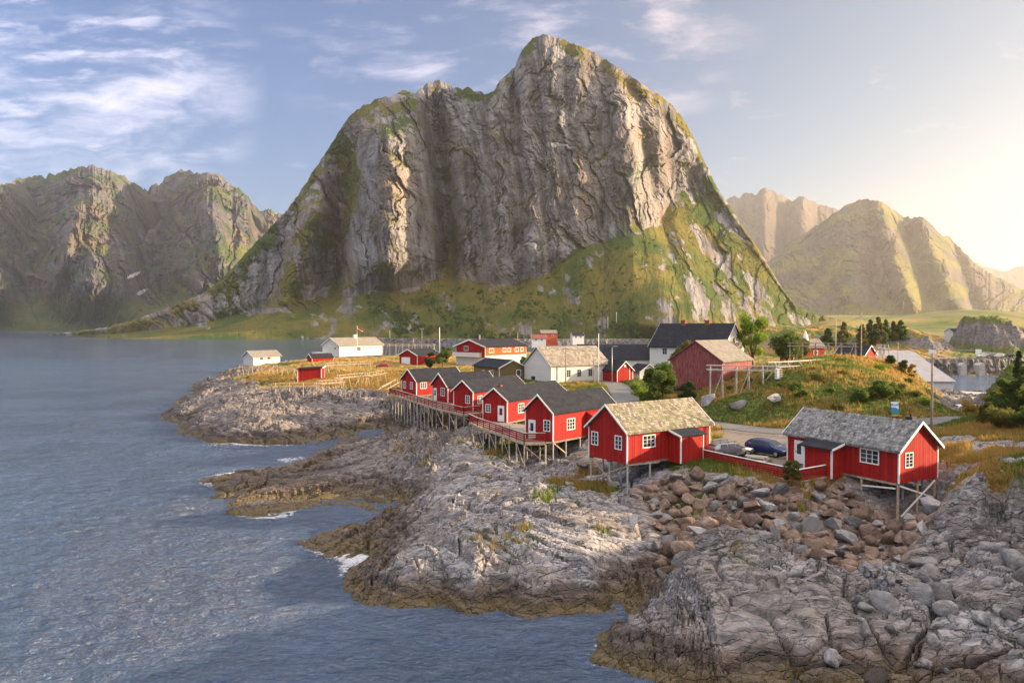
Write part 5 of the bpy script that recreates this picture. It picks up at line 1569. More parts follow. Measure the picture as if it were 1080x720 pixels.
# ================================================================== OVERHEAD WIRES
def wire(p, q, sag, label):
    p = Vector(p); q = Vector(q); pts = []
    for i in range(13):
        t = i / 12; v = p.lerp(q, t); v.z -= sag * 4 * t * (1 - t); pts.append(v - p)
    b = MB(); b.tube(pts, .028, 5); o = b.build('overhead_wire', 'dark_metal'); o.location = p
    return tag(o, label, 'wire')
wire(point_at(982.3, 376, 73.5), point_at(908.3, 333, 150), 1.2, 'thin black wire from the lamp pole to the slim pole on the mound')
wire(point_at(908.3, 333, 150), point_at(881.4, 336, 190), 1.0, 'thin black wire between the two pale poles beside the conifers')
wire(point_at(596.7, 367.5, 166), point_at(645.5, 368.5, 163), .5, 'thin black wire along the front of the white boathouse')


# ================================================================== BOULDERS
def rock_mat(name, lo, hi, stain, stain_amt=.5):
    m, n = material(name)
    oi = n.new('ShaderNodeObjectInfo')
    P0 = n.new('ShaderNodeTexCoord').outputs['Object']
    P = n.vmath('ADD', P0, n.vmath('SCALE', n.new('ShaderNodeCombineXYZ', inp={0: oi.outputs['Random'], 1: oi.outputs['Random'], 2: oi.outputs['Random']}).outputs[0], 37.0))
    a = n.noise(P, 1.3, 6, .65, .3); b = n.noise(P, 6, 6, .75)
    c = n.mix(n.ramp(a, .33, .67), lo, hi)
    c = n.mix(n.math('MULTIPLY', n.ramp(oi.outputs['Random'], 0, 1), .8), c, tuple(x * .55 for x in lo))
    c = n.mix(n.ramp(n.noise(P, 2.6, 5, .7), .52, .66, 0, stain_amt), c, stain)
    c = n.mix(n.ramp(b, .55, .72, 0, .55), c, tuple(x * .4 for x in lo))
    c = n.mix(n.ramp(b, .42, .28, 0, .5), c, tuple(min(1, x * 1.2) for x in hi))
    pz = n.new('ShaderNodeSeparateXYZ', inp={0: n.pos()}).outputs[2]
    wet = n.ramp(n.math('ADD', pz, n.math('MULTIPLY', n.math('SUBTRACT', a, .5), 1.6)), .7, 1.5, .85, 0)
    c = n.mix(wet, c, (.05, .04, .03))
    n.set(n.b, 'Base Color', c); n.set(n.b, 'Roughness', .88); n.set(n.b, 'Specular IOR Level', .2)
    crk = n.voronoi(n.vmath('ADD', n.mapping(P, scale=(1, 1, 2)), n.vmath('SCALE', n.noise(P, 2, 3, .5, col=True), .6)), .9, 'DISTANCE_TO_EDGE')
    h = n.math('ADD', n.math('MULTIPLY', a, .8), n.math('ADD', n.math('MULTIPLY', b, .35), n.math('MULTIPLY', n.ramp(crk, 0, .05), .25)))
    n.set(n.b, 'Normal', n.bump(h, .8, .14))
rock_mat('rust_boulder', (.19, .125, .09), (.36, .26, .20), (.28, .235, .205))
rock_mat('ash_boulder', (.17, .165, .165), (.38, .36, .355), (.27, .25, .20))
rock_mat('pale_boulder', (.34, .32, .31), (.47, .45, .435), (.30, .28, .25), .4)


def boulder_mesh(name, seed, mat, round_=False):
    r_ = random.Random(seed)
    bm = bmesh.new()
    ax = (1, r_.uniform(.62, .95), r_.uniform(.55, .8))
    n_ = 22 if round_ else r_.randint(8, 12)
    for i in range(n_):
        while True:
            v = Vector((r_.uniform(-1, 1), r_.uniform(-1, 1), r_.uniform(-1, 1)))
            if .3 < v.length < 1: break
        v.normalize(); v *= r_.uniform(.8, 1.1)
        bm.verts.new((v.x * ax[0], v.y * ax[1], v.z * ax[2]))
    bmesh.ops.convex_hull(bm, input=bm.verts[:])
    bmesh.ops.delete(bm, geom=[v for v in bm.verts if not v.link_faces], context='VERTS')
    bmesh.ops.bevel(bm, geom=bm.edges[:], offset=.10 if round_ else .075, segments=2, affect='EDGES', clamp_overlap=True)
    if round_:
        bmesh.ops.triangulate(bm, faces=bm.faces[:])
        bmesh.ops.subdivide_edges(bm, edges=[e for e in bm.edges if e.calc_length() > .28], cuts=2, use_grid_fill=True)
        bmesh.ops.triangulate(bm, faces=bm.faces[:])
        co = np.array([v.co[:] for v in bm.verts])
        d = .16 * fbm(co[:, 0] * 1.5 + seed, co[:, 1] * 1.5 + co[:, 2] * 1.1, 4, .55, seed) + .05 * fbm(co[:, 0] * 5 + co[:, 2] * 3, co[:, 1] * 5 - co[:, 2] * 4, 3, .6, seed + 1)
        for v, k in zip(bm.verts, d): v.co *= 1 + k
    for f in bm.faces: f.smooth = round_
    me = bpy.data.meshes.new(name); bm.to_mesh(me); bm.free()
    me.materials.append(MATS[mat])
    return me


BM = {'rust': [boulder_mesh('boulder', 10 + i, 'rust_boulder', i % 2 == 0) for i in range(9)],
      'ash': [boulder_mesh('boulder', 40 + i, 'ash_boulder') for i in range(8)],
      'pale': [boulder_mesh('boulder', 70 + i, 'pale_boulder') for i in range(5)],
      'round': [boulder_mesh('boulder', 90 + i, 'ash_boulder', True) for i in range(6)]}
BLAB = {'rust': 'rusty brown boulder heaped in the rubble slope between the two nearest cabins',
        'ash': 'dull grey boulder heaped in the rubble slope between the two nearest cabins',
        'pale': 'pale whitish boulder lying in the brown rubble slope below the fence',
        'round': 'rounded grey boulder among the shore rocks at the lower right'}
BGRP = {'rust': 'rusty brown boulders of the rubble slope', 'ash': 'grey boulders of the rubble slope', 'pale': 'pale boulders of the rubble slope', 'round': 'grey boulders of the lower right shore'}


def put_boulder(kind, x, y, z, r, label=None, group=None, rot=None, sq=None):
    o = bpy.data.objects.new('boulder', random.choice(BM[kind]))
    link(o)
    o.location = (x, y, z)
    o.rotation_euler = rot or (random.uniform(-.5, .5), random.uniform(-.5, .5), random.uniform(0, 6.28))
    s = sq or (1, random.uniform(.85, 1.1), random.uniform(.85, 1.15))
    o.scale = (r * s[0], r * s[1], r * s[2])
    return tag(o, label or BLAB[kind], 'boulder', group or BGRP[kind])


def fill(poly, sizes, n_max, kinds, weights, sink, seed, big=None, excl=None):
    rr = np.random.RandomState(seed)
    P = np.array([ground_at(a, b, c) for a, b, c in poly])
    lo, hi = P.min(0), P.max(0)
    pts = []
    pts += big or []
    tries = 0
    nb_ = len(pts)
    targets = sorted(rr.uniform(0, 1, n_max) ** 1.9 * (sizes[1] - sizes[0]) + sizes[0], reverse=True)
    cand = rr.uniform(lo, hi, (30000, 2)); ins = poly_dist(cand[:, 0], cand[:, 1], [tuple(p) for p in P]) < 0
    cand = cand[ins]
    for H_ in (A, Rc):
        dx_ = cand[:, 0] - H_.X; dy_ = cand[:, 1] - H_.Y
        lx_ = dx_ * math.cos(H_.th) + dy_ * math.sin(H_.th); ly_ = H_.sg * (-dx_ * math.sin(H_.th) + dy_ * math.cos(H_.th))
        cand = cand[~((lx_ > -1.6) & (lx_ < 4.5) & (ly_ > -1.3) & (ly_ < 7))]
    ci = 0
    for r in targets:
        for _ in range(160):
            if ci >= len(cand): ci = 0
            c = cand[ci]; ci += 1
            if all((c[0] - q[0]) ** 2 + (c[1] - q[1]) ** 2 > (.53 * (r + q[2])) ** 2 for q in pts):
                pts.append((c[0], c[1], r)); break
    zs = ground_zs([p[0] for p in pts], [p[1] for p in pts])
    for (x, y, r), z in list(zip(pts, zs)):
        k = random.choices(kinds, weights)[0]
        put_boulder(k, x, y, z + r * sink, r)
    return len(pts)


n1 = fill(SLOPE, (.42, 1.2), 240, ['rust', 'ash', 'pale'], [.58, .34, .08], .30, 5)
SHORE = [(905, 612, 2.4), (960, 600, 2.5), (1005, 575, 2.8), (1070, 590, 2.6), (1110, 640, 2.3), (1110, 730, .8), (1000, 735, .7), (930, 715, .9), (880, 720, .8), (860, 690, 1.4), (905, 650, 2.0)]
n2 = fill(SHORE, (.28, 1.0), 62, ['round'], [1], .2, 8)
# boulders that stand out
for px, py, z_, kind, r, lab in (
        (748, 427, 6.9, 'ash', 1.7, 'left one of three big grey boulders at the foot of the grassy mound'),
        (778, 431, 6.4, 'ash', 1.65, 'middle tall one of three big grey boulders at the foot of the grassy mound'),
        (813, 428, 6.9, 'ash', 2.1, 'right and widest of three big grey boulders at the foot of the grassy mound'),
        (730, 452, 5.5, 'ash', .55, 'small grey boulder beside the lane by the mossy roofed cabin'),
        (648, 513, 3.3, 'pale', .8, 'pale boulder beneath the stilts of the mossy roofed cabin'),
        (615, 494, 3.6, 'ash', .8, 'grey boulder beneath the gap between two stilt cabins'),
        (596, 489, 3.3, 'ash', .75, 'grey boulder under the dark roofed cabin nearest the mossy roofed one'),
        (572, 492, 3.1, 'ash', .8, 'grey boulder under the right end of the nearer boardwalk'),
        (556, 489, 3.2, 'ash', .6, 'small grey boulder under the middle of the nearer boardwalk'),
        (600, 512, 3.0, 'pale', .5, 'small pale stone on the grassy patch below the stilts'),
        (693, 577, 2.2, 'ash', .8, 'dark grey rounded boulder wedged in the sea inlet'),
        (660, 552, 3.3, 'pale', 1.1, 'big pale boulder on the slab left of the rubble slope'),
        (896, 497, 4.9, 'pale', .85, 'pale boulder under the slate roofed cabin beside its porch')):
    h_ = hit(px, py)
    x, y, g_ = h_
    put_boulder(kind, x, y, g_ + r * .25, r, lab, 'single boulders about the shore', rot=(random.uniform(-.3, .3), random.uniform(-.3, .3), random.uniform(0, 6)))
print('boulders', n1, n2)

# ================================================================== FOLIAGE
def leaf_mat(name, dark, light, trans=.45):
    m, n = material(name)
    t = n.attr('tone')
    c = n.mix(t, dark, light)
    n.set(n.b, 'Base Color', c); n.set(n.b, 'Roughness', .7); n.set(n.b, 'Specular IOR Level', .2)
    tr = n.new('ShaderNodeBsdfTranslucent'); n.set(tr, 'Color', n.mix(.35, c, tuple(min(1, x * 2.2) for x in light)))
    mx = n.new('ShaderNodeMixShader', inp={0: trans})
    n.l.new(n.b.outputs[0], mx.inputs[1]); n.l.new(tr.outputs[0], mx.inputs[2]); n.l.new(mx.outputs[0], n.out.inputs[0])
leaf_mat('leaf_bright', (.06, .12, .012), (.22, .30, .03), .45)
leaf_mat('leaf_green', (.036, .066, .012), (.11, .16, .028))
leaf_mat('leaf_dark', (.020, .038, .012), (.062, .095, .026), .35)
leaf_mat('leaf_olive', (.05, .06, .015), (.14, .14, .03))
leaf_mat('leaf_gold', (.20, .12, .02), (.38, .26, .05))
leaf_mat('blade_green', (.05, .085, .012), (.15, .185, .03))
leaf_mat('blade_dry', (.20, .115, .025), (.40, .28, .09))
plain('bark', (.11, .085, .065), .9, .1, vary=.3, scale=4, bump=.02)


def leaf_cloud(cent, rad, n_, size, rr, flat=.8):
    """n_ little leaf faces clustered about each of the clump centres"""
    k = len(cent)
    which = rr.randint(0, k, n_)
    d = rr.randn(n_, 3); d /= np.linalg.norm(d, axis=1)[:, None]
    p = cent[which] + d * (rad[which, None] * rr.uniform(.15, 1, (n_, 1)) ** .5) * np.array([1, 1, flat])
    a = rr.randn(n_, 3); a /= np.linalg.norm(a, axis=1)[:, None]
    b = np.cross(a, rr.randn(n_, 3)); b /= np.linalg.norm(b, axis=1)[:, None]
    s = size * rr.uniform(.6, 1.3, (n_, 1))
    V = np.stack([p - a * s, p + b * s * .55, p + a * s, p - b * s * .55], 1).reshape(-1, 3)
    F = np.arange(n_ * 4).reshape(-1, 4)
    tone = np.clip(rr.uniform(0, 1, k)[which] * .6 + rr.uniform(0, .45, n_), 0, 1)
    return V, F, np.repeat(tone, 4)


def tree(name, cat, x, y, z, h, w_, mat, label, n_leaf, size, seed, group=None, kind='round'):
    rr = np.random.RandomState(seed)
    e = empty(name, (x, y, z), 0, label, cat, group)
    b = MB()
    lean = rr.uniform(-.04, .04, 2) * h
    th_ = h * (.30 if kind == 'round' else .95 if kind == 'conifer' else .35)
    r0 = max(.05, h * .022)
    top = Vector((lean[0], lean[1], th_))
    b.tube([(0, 0, -.4), (lean[0] * .3, lean[1] * .3, th_ * .5), top], [r0, r0 * .75, r0 * .45], 7)
    cent = []; rad = []
    if kind == 'conifer':
        m_ = 26
        for i in range(m_):
            t = (i + .5) / m_
            rr_ = w_ / 2 * (1 - t) ** .85 * rr.uniform(.6, 1.1); an = rr.uniform(0, 6.28)
            cent.append((math.cos(an) * rr_ * .75, math.sin(an) * rr_ * .75, h * (.08 + .9 * t))); rad.append(max(.18, w_ * .21 * (1 - .72 * t)))
            b.tube([(0, 0, h * (.08 + .88 * t)), cent[-1]], r0 * .2, 4)
    else:
        m_ = 22 if kind == 'round' else 14
        zc = h * (.60 if kind == 'round' else .44)
        for i in range(m_):
            d = rr.randn(3); d /= np.linalg.norm(d)
            q = np.array([d[0] * w_ * .36, d[1] * w_ * .36, d[2] * h * (.28 if kind == 'round' else .40)]) * rr.uniform(.45, 1.08)
            c = (q[0] + lean[0], q[1] + lean[1], max(zc + q[2], h * .14)); cent.append(c); rad.append(w_ * rr.uniform(.12, .21))
            if i % 2 == 0: b.tube([top * rr.uniform(.6, 1), Vector(c)], [r0 * .35, r0 * .1], 5)
    b.build('trunk' if kind != 'bush' else 'stem', 'bark', e, smooth=True)
    V, F, T = leaf_cloud(np.array(cent), np.array(rad), n_leaf, size, rr)
    o = raw_mesh('crown' if kind != 'bush' else 'foliage', V, F, MATS[mat], {'tone': T}); link(o, e)
    return e


def plant(kind, px, ytop, ybot, Y, wpx, mat, label, n_leaf, seed, name=None, cat=None, group=None, size=None):
    x, y, zb = point_at(px, ybot, Y); zt = point_at(px, ytop, Y)[2]
    h_ = hit(px, ybot, Y * .8) if Y < 440 else None
    if h_ and h_[1] < Y * 1.35:
        x, y, zb = h_
        Y = y
        zt = max(zb + .6, point_at(px, ytop, Y)[2])
    elif Y < 440:
        zb = ground_z(x, y); zt = max(zt, zb + .6)
    w_ = wpx / FPX * Y
    nm_ = name or {'round': 'tree', 'conifer': 'conifer', 'bush': 'bush'}[kind]
    return tree(nm_, cat or nm_, x, y, zb, zt - zb, w_, mat, label, n_leaf, size or max(.07, Y * .0016), seed, group, kind)


plant('round', 794, 326, 378, 196, 40, 'leaf_bright', 'bright yellow green tree beside the tall white house', 5200, 1)
plant('round', 829, 343, 382, 186, 40, 'leaf_green', 'dark green tree right of the bright yellow green one', 4200, 2)
plant('round', 846, 352, 382, 192, 26, 'leaf_olive', 'olive green tree at the left end of the tall mound rack', 2600, 3)
plant('round', 720, 352, 408, 150, 32, 'leaf_olive', 'olive green tree between the weathered barn and the tall white house', 3800, 4)
plant('bush', 699, 376, 424, 124, 46, 'leaf_green', 'large dark bush left of the weathered red barn', 6500, 5)
plant('bush', 722, 398, 424, 122, 24, 'leaf_dark', 'lower dark bush beneath the left corner of the red barn', 2600, 6)
plant('bush', 676, 400, 424, 122, 26, 'leaf_bright', 'low light green bush beside the village lane', 2600, 7, size=.14)
plant('bush', 453, 369, 388, 236, 14, 'leaf_dark', 'dark bush just right of the red garage', 1700, 8)
plant('bush', 467, 366, 387, 234, 16, 'leaf_green', 'green bush between the red garage and the two storey red house', 1900, 9)
plant('bush', 471, 362, 380, 246, 14, 'leaf_olive', 'yellowish bush behind the green ones by the two storey red house', 1500, 10)
plant('bush', 553, 374, 390, 205, 9, 'leaf_bright', 'small light green bush between brown shed and white boathouse', 900, 11)
plant('bush', 836, 476, 513, 61.8, 24, 'leaf_olive', 'slender olive shrub at the corner of the red plank fence', 2600, 12, size=.085)
plant('bush', 932, 403, 416, 103, 34, 'leaf_green', 'broad green bush on the right flank of the mound', 5200, 13, size=.15)
plant('bush', 905, 410, 424, 100, 30, 'leaf_green', 'low green bush on the front of the mound left of the broad one', 3400, 14, size=.15)
plant('bush', 953, 378, 394, 128, 13, 'leaf_olive', 'olive bush on the mound in front of the harbour warehouse', 1500, 15)
plant('bush', 962, 381, 398, 126, 10, 'leaf_gold', 'golden bush on the mound in front of the harbour warehouse', 1100, 16)
plant('bush', 840, 402, 413, 106, 20, 'leaf_green', 'low green bush in the middle of the mound', 1800, 17, size=.14)
plant('bush', 939, 374, 384, 150, 12, 'leaf_green', 'small bush beside the narrow stack of leaning poles', 900, 18)
# bank on the right
BG = 'bushes on the bank at the right edge'
plant('bush', 1062, 396, 436, 96, 40, 'leaf_green', 'big green bush on the bank above the lane at the right edge', 5200, 21, group=BG, size=.15)
plant('bush', 1085, 380, 434, 98, 38, 'leaf_green', 'tall green bush cut by the right edge of the picture', 5200, 22, group=BG, size=.15)
plant('bush', 1042, 420, 446, 92, 26, 'leaf_olive', 'olive bush at the left foot of the bank beside the lane', 3000, 23, group=BG, size=.14)
plant('bush', 1075, 404, 430, 92, 34, 'leaf_bright', 'bright green bush in the middle of the bank at the right edge', 4200, 28, group=BG, size=.13)
plant('bush', 1050, 410, 432, 97, 24, 'leaf_green', 'green bush on the left shoulder of the bank at the right edge', 3200, 29, group=BG, size=.13)
plant('bush', 1088, 424, 452, 84, 36, 'leaf_green', 'lower green bush cut by the right edge of the picture', 4200, 30, group=BG, size=.12)
plant('bush', 1062, 426, 452, 86, 40, 'leaf_olive', 'low wide olive bush beside the lane below the big green bush', 3600, 24, group=BG, size=.12)
plant('bush', 1022, 415, 436, 108, 24, 'leaf_gold', 'sparse golden shrub before the harbour landing', 700, 25, group=BG, size=.15)
plant('bush', 1057, 404, 424, 104, 12, 'leaf_gold', 'orange tinted bush at the left of the bank', 900, 26, group=BG, size=.14)
plant('conifer', 1074, 370, 402, 108, 16, 'leaf_dark', 'young dark conifer on the bank at the right edge', 3400, 27, size=.15)
# conifers on the hill behind the mound
CG = 'conifers on the hill behind the mound'
for i, (px, yt, yb, wp_, lab) in enumerate(((890, 338, 366, 15, 'leftmost broad conifer on the hill behind the mound'), (873, 344, 366, 13, 'small conifer at the left foot of the hill'),
        (909, 340, 364, 12, 'conifer just right of the tall pole on the hill'), (918, 335, 364, 13, 'second conifer right of the tall pole on the hill'), (926, 332, 363, 13, 'tallest pointed conifer of the hill group'),
        (934, 335, 362, 13, 'conifer right of the tallest one on the hill'), (942, 337, 360, 13, 'rightmost but one conifer of the hill group'), (950, 336, 359, 14, 'rightmost conifer of the hill group'))):
    plant('conifer', px, yt + 2, yb, 300 + 4 * i, wp_ * 1.5, 'leaf_green' if i % 2 else 'leaf_olive', lab, 1500, 40 + i, group=CG, size=.5)

plant('bush', 801, 341, 352, 420, 12, 'leaf_dark', 'dark round bush on the slope just right of the bright tree', 900, 61, size=.6)

for i in range(16):
    px_ = [770, 790, 812, 828, 846, 862, 876, 888, 900, 918, 930, 945, 958, 966, 975, 884][i]; py_ = [412, 404, 398, 410, 420, 402, 414, 396, 424, 420, 392, 412, 404, 418, 426, 432][i]
    sz_ = 5 + (i * 7) % 6
    plant('bush', px_, py_ - sz_, py_, 104, sz_ * 2.2, ['leaf_green', 'leaf_olive', 'leaf_bright', 'leaf_olive'][i % 4], 'small low shrub growing in the grass of the mound', 700, 200 + i, group='small shrubs scattered over the mound', name='shrub', cat='shrub', size=.13)

# far low wood at the foot of the mountain: one mass
rr = np.random.RandomState(77)
cent = []; rad = []
def shrub_at(b, py, dd=0.0):
    cl = depth_main(np.array([[b], [b]]).T.repeat(1, 0).T * 0 + b, np.array([[np.interp(b, [q[0] for q in BASE], [q[1] for q in BASE])], [py]]), np.array([[0.0], [.3]]), np.full((2, 1), np.interp(b, [q[0] for q in RIDGE], [q[1] for q in RIDGE])))
    return cl[1, 0]
for i in range(2600):
    b_ = rr.uniform(290, 800)
    cy_ = np.interp(b_, [q[0] for q in CLIFF], [q[1] for q in CLIFF])
    by_ = np.interp(b_, [q[0] for q in BASE], [q[1] for q in BASE])
    py_ = by_ - (by_ - cy_) * rr.uniform(.02, .95) ** 1.5
    if perlin(np.array([b_ / 26.0]), np.array([py_ / 14.0]), 5)[0] < .02: continue
    if b_ > 690 and rr.uniform() < .7: continue
    D_ = shrub_at(b_, py_)
    cent.append(((b_ - CX) / FPX * D_, D_ - 3.5, CAM_H + (HZ - py_) / FPX * D_)); rad.append(rr.uniform(1.2, 3.2) if rr.uniform() < .85 else rr.uniform(3, 5))
V, F, T = leaf_cloud(np.array(cent), np.array(rad), len(cent) * 22, 1.15, rr)
o = raw_mesh('shrub_cover', V, F, MATS['leaf_green'], {'tone': T * .8}); link(o)
tag(o, 'low birch scrub covering the lower green slopes of the mountain', 'scrub', kind='stuff')

# ---- grass: blades on the banks, mound and headland
rr = np.random.RandomState(33)
N_ = 260000
ly = np.exp(rr.uniform(math.log(44), math.log(210), N_)); lu = rr.uniform(-.36, .86, N_)
lx = lu * ly
zt, gt, yt_, _t = (a[0] for a in terrain(lx[None], ly[None]))
dr = dry_field(lx, ly)
keep = (gt > .55) & (yt_ < .3) & (zt > 1.6)
lx, ly, zt, dr = lx[keep], ly[keep], zt[keep], dr[keep]
def blades(sel, name, mat, label, hmin, hmax):
    x, y, z = lx[sel], ly[sel], zt[sel]
    k = len(x); nb_ = 4
    x = np.repeat(x, nb_) + rr.uniform(-.2, .2, k * nb_); y = np.repeat(y, nb_) + rr.uniform(-.2, .2, k * nb_); z = np.repeat(z, nb_)
    h = rr.uniform(hmin, hmax, k * nb_) * (.75 + .5 * np.repeat(fbm(lx[sel] / 2.5, ly[sel] / 2.5, 3, .5, 3), nb_) + .1)
    an = rr.uniform(0, 6.28, k * nb_); wd = np.clip(y * .00055, .022, .09)
    dx, dy = np.cos(an) * wd, np.sin(an) * wd
    lnx, lny = rr.uniform(-.4, .25, k * nb_) * h, rr.uniform(-.3, .3, k * nb_) * h
    V = np.stack([np.stack([x - dx, y - dy, z - .06], 1), np.stack([x + dx, y + dy, z - .06], 1), np.stack([x + lnx, y + lny, z + h], 1)], 1).reshape(-1, 3)
    t = np.clip(np.repeat(rr.uniform(0, 1, k), nb_) * .6 + rr.uniform(0, .4, k * nb_), 0, 1)
    o = raw_mesh(name, V, np.arange(len(V)).reshape(-1, 3), MATS[mat], {'tone': np.repeat(t, 3)})
    link(o); tag(o, label, 'grass', kind='stuff')
isdry = dr + rr.uniform(-.22, .22, len(dr)) > .5
blades(isdry, 'dry_grass', 'blade_dry', 'orange dry grass on the mound and headland', .3, .75)
blades(~isdry, 'grass', 'blade_green', 'short green grass on banks and mound', .16, .42)
print('grass tufts', len(lx))

# ================================================================== CARS
plain('car_silver', (.24, .24, .25), .28, .5, .5, vary=.02); plain('car_navy', (.014, .028, .10), .22, .6, .2, vary=.05)
plain('car_red', (.45, .02, .02), .25, .6, 0, vary=.03); plain('car_white', (.78, .78, .77), .3, .5, 0, vary=.03); plain('car_black', (.02, .02, .022), .25, .6, vary=.05)
plain('lamp_clear', (.8, .8, .82), .1, .8); plain('lamp_red', (.45, .01, .01), .2, .6); plain('plate_white', (.8, .8, .8), .5, .3)


def car(x, y, z, rz, paint, label, kind='estate', rails=False, group=None):
    e = empty('parked_car' if kind != 'van' else 'parked_van', (x, y, z), rz, label, 'car' if kind != 'van' else 'van', group)
    hh = 1.0 if kind != 'van' else 1.22
    # stations: x, half width low, belt, top; heights sill, belt, top
    if kind == 'van':
        ST = [(-2.45, .82, .80, .70, .42, 1.05, 1.35), (-2.38, .88, .88, .78, .32, 1.08, 1.84), (-1.2, .90, .90, .80, .28, 1.08, 1.92), (.6, .90, .90, .80, .28, 1.08, 1.9), (1.25, .90, .90, .78, .28, 1.06, 1.8), (1.85, .89, .88, .82, .28, 1.02, 1.12), (2.35, .84, .80, .72, .32, .82, .92), (2.48, .74, .70, .6, .42, .66, .72)]
    elif kind == 'hatch':
        ST = [(-2.05, .74, .76, .6, .42, .92, 1.02), (-1.95, .82, .83, .62, .30, .95, 1.28), (-1.5, .85, .86, .63, .26, .94, 1.45), (-.3, .86, .87, .64, .26, .93, 1.5), (.35, .86, .86, .63, .26, .92, 1.44), (1.05, .85, .84, .76, .26, .90, .97), (1.75, .80, .78, .66, .30, .74, .82), (1.98, .70, .66, .55, .40, .60, .66)]
    else:
        ST = [(-2.35, .76, .78, .60, .42, .92, 1.0), (-2.25, .84, .86, .63, .30, .97, 1.16), (-1.75, .88, .89, .64, .24, .96, 1.44), (-.5, .90, .90, .65, .24, .94, 1.50), (.3, .90, .90, .64, .24, .93, 1.45), (1.12, .89, .88, .78, .24, .92, .99), (1.95, .84, .82, .68, .28, .76, .84), (2.3, .74, .70, .56, .38, .60, .68)]
    rows = []
    for (sx, wl_, wb, wt, zs, zb_, zt_) in ST:
        zm = (zs + zb_) / 2
        rows.append([(sx, -wl_ * .9, zs), (sx, -wl_ * 1.0, zm), (sx, -wb, zb_), (sx, -wt, zt_ - .05), (sx, -wt * .7, zt_), (sx, wt * .7, zt_), (sx, wt, zt_ - .05), (sx, wb, zb_), (sx, wl_, zm), (sx, wl_ * .9, zs)])
    vs = [p for r_ in rows for p in r_]; k = 10
    fs = [(i * k + j, i * k + (j + 1) % k, (i + 1) * k + (j + 1) % k, (i + 1) * k + j) for i in range(len(rows) - 1) for j in range(k)] + [tuple(range(k))[::-1], tuple(range((len(rows) - 1) * k, len(rows) * k))]
    b = MB(); b.add(vs, fs); b.build('body', paint, e, bevel=.03, smooth=True)

    def lerp(i, t, a): return tuple(ST[i][q] + (ST[i + 1][q] - ST[i][q]) * t for q in a)
    def pane(q, nm='window', out=.012):
        b = MB(); q = [Vector(p) for p in q]; nrm = (q[1] - q[0]).cross(q[3] - q[0]).normalized()
        c_ = sum(q, Vector()) / 4
        if nrm.dot(c_ - Vector((0, 0, .7))) < 0: nrm = -nrm
        b.prism([p + nrm * -.01 for p in q], nrm * (out + .012)); b.build(nm, 'window_glass', e)
    def side_pt(xs, f, s_):
        xsn = [q[0] for q in ST]
        wb = np.interp(xs, xsn, [q[2] for q in ST]); wt = np.interp(xs, xsn, [q[3] for q in ST]); zb_ = np.interp(xs, xsn, [q[5] for q in ST]); zt_ = np.interp(xs, xsn, [q[6] for q in ST]) - .05
        return (xs, s_ * (wb + (wt - wb) * f), zb_ + (zt_ - zb_) * f)
    cuts = [(-1.8, -.95, -1.62, -.95), (-.88, .02, -.88, -.02), (.09, .95, .05, .42)] if kind != 'van' else [(-2.0, -.7, -2.0, -.7), (-.6, .5, -.6, .5), (.6, 1.6, .6, 1.3)]
    for s_ in (-1, 1):
        for (a0, a1, b0_, b1_) in cuts:
            pane([side_pt(a0, .08, s_), side_pt(a1, .08, s_), side_pt(b1_, .86, s_), side_pt(b0_, .86, s_)])
    i0 = 4; A_, B_ = ST[4], ST[5]
    pane([(B_[0] - .06, -B_[3] * .86, B_[6] + .02), (B_[0] - .06, B_[3] * .86, B_[6] + .02), (A_[0] + .06, A_[3] * .86, A_[6] - .045), (A_[0] + .06, -A_[3] * .86, A_[6] - .045)], 'windscreen', .02)
    A_, B_ = (ST[2], ST[1])
    pane([(B_[0] + .03, -B_[3] * .84, B_[6] + .0), (B_[0] + .03, B_[3] * .84, B_[6] + .0), (A_[0] - .08, A_[3] * .84, A_[6] - .08), (A_[0] - .08, -A_[3] * .84, A_[6] - .08)], 'rear_window', .02)
    xf, xr = ST[-2][0], ST[0][0]
    wb_ = 1.38 if kind != 'hatch' else 1.22
    for wx in (-wb_, wb_):
        for s_ in (-1, 1):
            b = MB(); b.tube([(wx, s_ * .70, .33), (wx, s_ * .915, .33)], .33, 18); t_ = b.build('wheel', 'black_rubber', e, bevel=.02)
            b = MB(); b.tube([(wx, s_ * .90, .33), (wx, s_ * .925, .33)], .20, 12); b.build('rim', 'galvanised', t_)
    for s_ in (-1, 1):
        b = MB(); b.box((ST[-2][0] + .02, s_ * .55 - .14, ST[-2][5] - .13), (ST[-2][0] + .27, s_ * .55 + .14, ST[-2][5] - .01)); b.build('headlight', 'lamp_clear', e, bevel=.02)
        b = MB(); b.box((xr - .02, s_ * .62 - .12, .78), (xr + .12, s_ * .62 + .12, .98)); b.build('tail_light', 'lamp_red', e, bevel=.02)
        b = MB(); b.box((.82, s_ * .98 - .09, .93), (.98, s_ * .98 + .09, 1.05)); b.build('wing_mirror', paint, e, bevel=.02)
        if rails:
            b = MB(); b.tube([(-1.7, s_ * .58, 1.52), (.2, s_ * .58, 1.55)], .025, 6)
            for q in (-1.6, -.7, .1): b.box((q - .04, s_ * .58 - .03, 1.44), (q + .04, s_ * .58 + .03, 1.57))
            b.build('roof_rail', 'dark_metal', e)
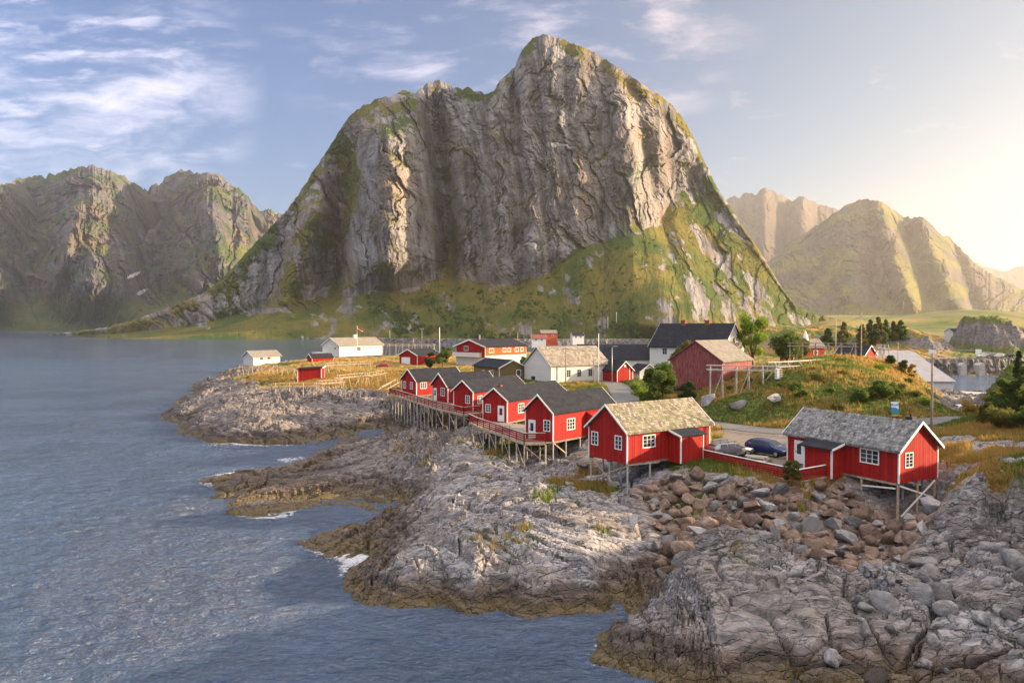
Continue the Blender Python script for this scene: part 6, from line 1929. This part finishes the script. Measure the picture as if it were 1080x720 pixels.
    b = MB(); b.box((xr - .03, -.26, .56), (xr + .05, .26, .68)); b.build('number_plate', 'plate_white', e)
    b = MB(); b.box((xr + .2, -.8, .2), (ST[-2][0], .8, .32)); b.build('underbody', 'black_rubber', e)
    return e


car(21.1, 71.3, 5.33, R(22), 'car_silver', 'silver estate car with roof rails beside the mossy roofed cabin', rails=True)
car(25.2, 72.2, 5.34, R(-56), 'car_navy', 'dark blue estate car parked in the gravel yard')
x, y = ground_at(403.5, 387.5, 5.0)
car(x, y, ground_z(x, y), R(178), 'car_red', 'red hatchback parked on the headland near the red garage', 'hatch')
for px, paint, lab in ((1036.5, 'car_white', 'leftmost white car parked on the harbour quay'), (1044, 'car_silver', 'silver car parked second on the harbour quay'), (1052.5, 'car_white', 'second white car on the harbour quay, right of the silver one'), (1064, 'car_black', 'black car parked at the right end of the harbour quay')):
    x = (px - CX) / FPX * 275.5
    car(x, 275.5, 6.06, R(random.choice((3, 183))), paint, lab, 'hatch', group='cars parked along the harbour quay')
x, y = wpt(1019, 120)
car(x, y, ground_z(x, y), R(175), 'car_white', 'white van parked where the lane dips to the harbour', 'van')


# ================================================================== HAZE
m = bpy.data.materials.new('air_haze'); m.use_nodes = True
hz = NT(m.node_tree); hz.n.clear()
pv = hz.new('ShaderNodeVolumePrincipled')
hz.set(pv, 'Color', (.95, .93, .92)); hz.set(pv, 'Density', HAZE); hz.set(pv, 'Anisotropy', .55)
ho = hz.new('ShaderNodeOutputMaterial'); hz.l.new(pv.outputs[0], ho.inputs['Volume'])
bm = bmesh.new()
bmesh.ops.create_cube(bm, size=1.0)
me = bpy.data.meshes.new('haze'); bm.to_mesh(me); bm.free(); me.materials.append(m)
hx = bpy.data.objects.new('haze', me)
x0, x1, y0, y1, z0, z1 = -32000., 11800., -300., 31000., -14., 1320.
hx.scale = (x1 - x0, y1 - y0, z1 - z0); hx.location = ((x0 + x1) / 2, (y0 + y1) / 2, (z0 + z1) / 2)
link(hx); tag(hx, 'thin evening haze that pales the far mountains', 'haze', kind='stuff')
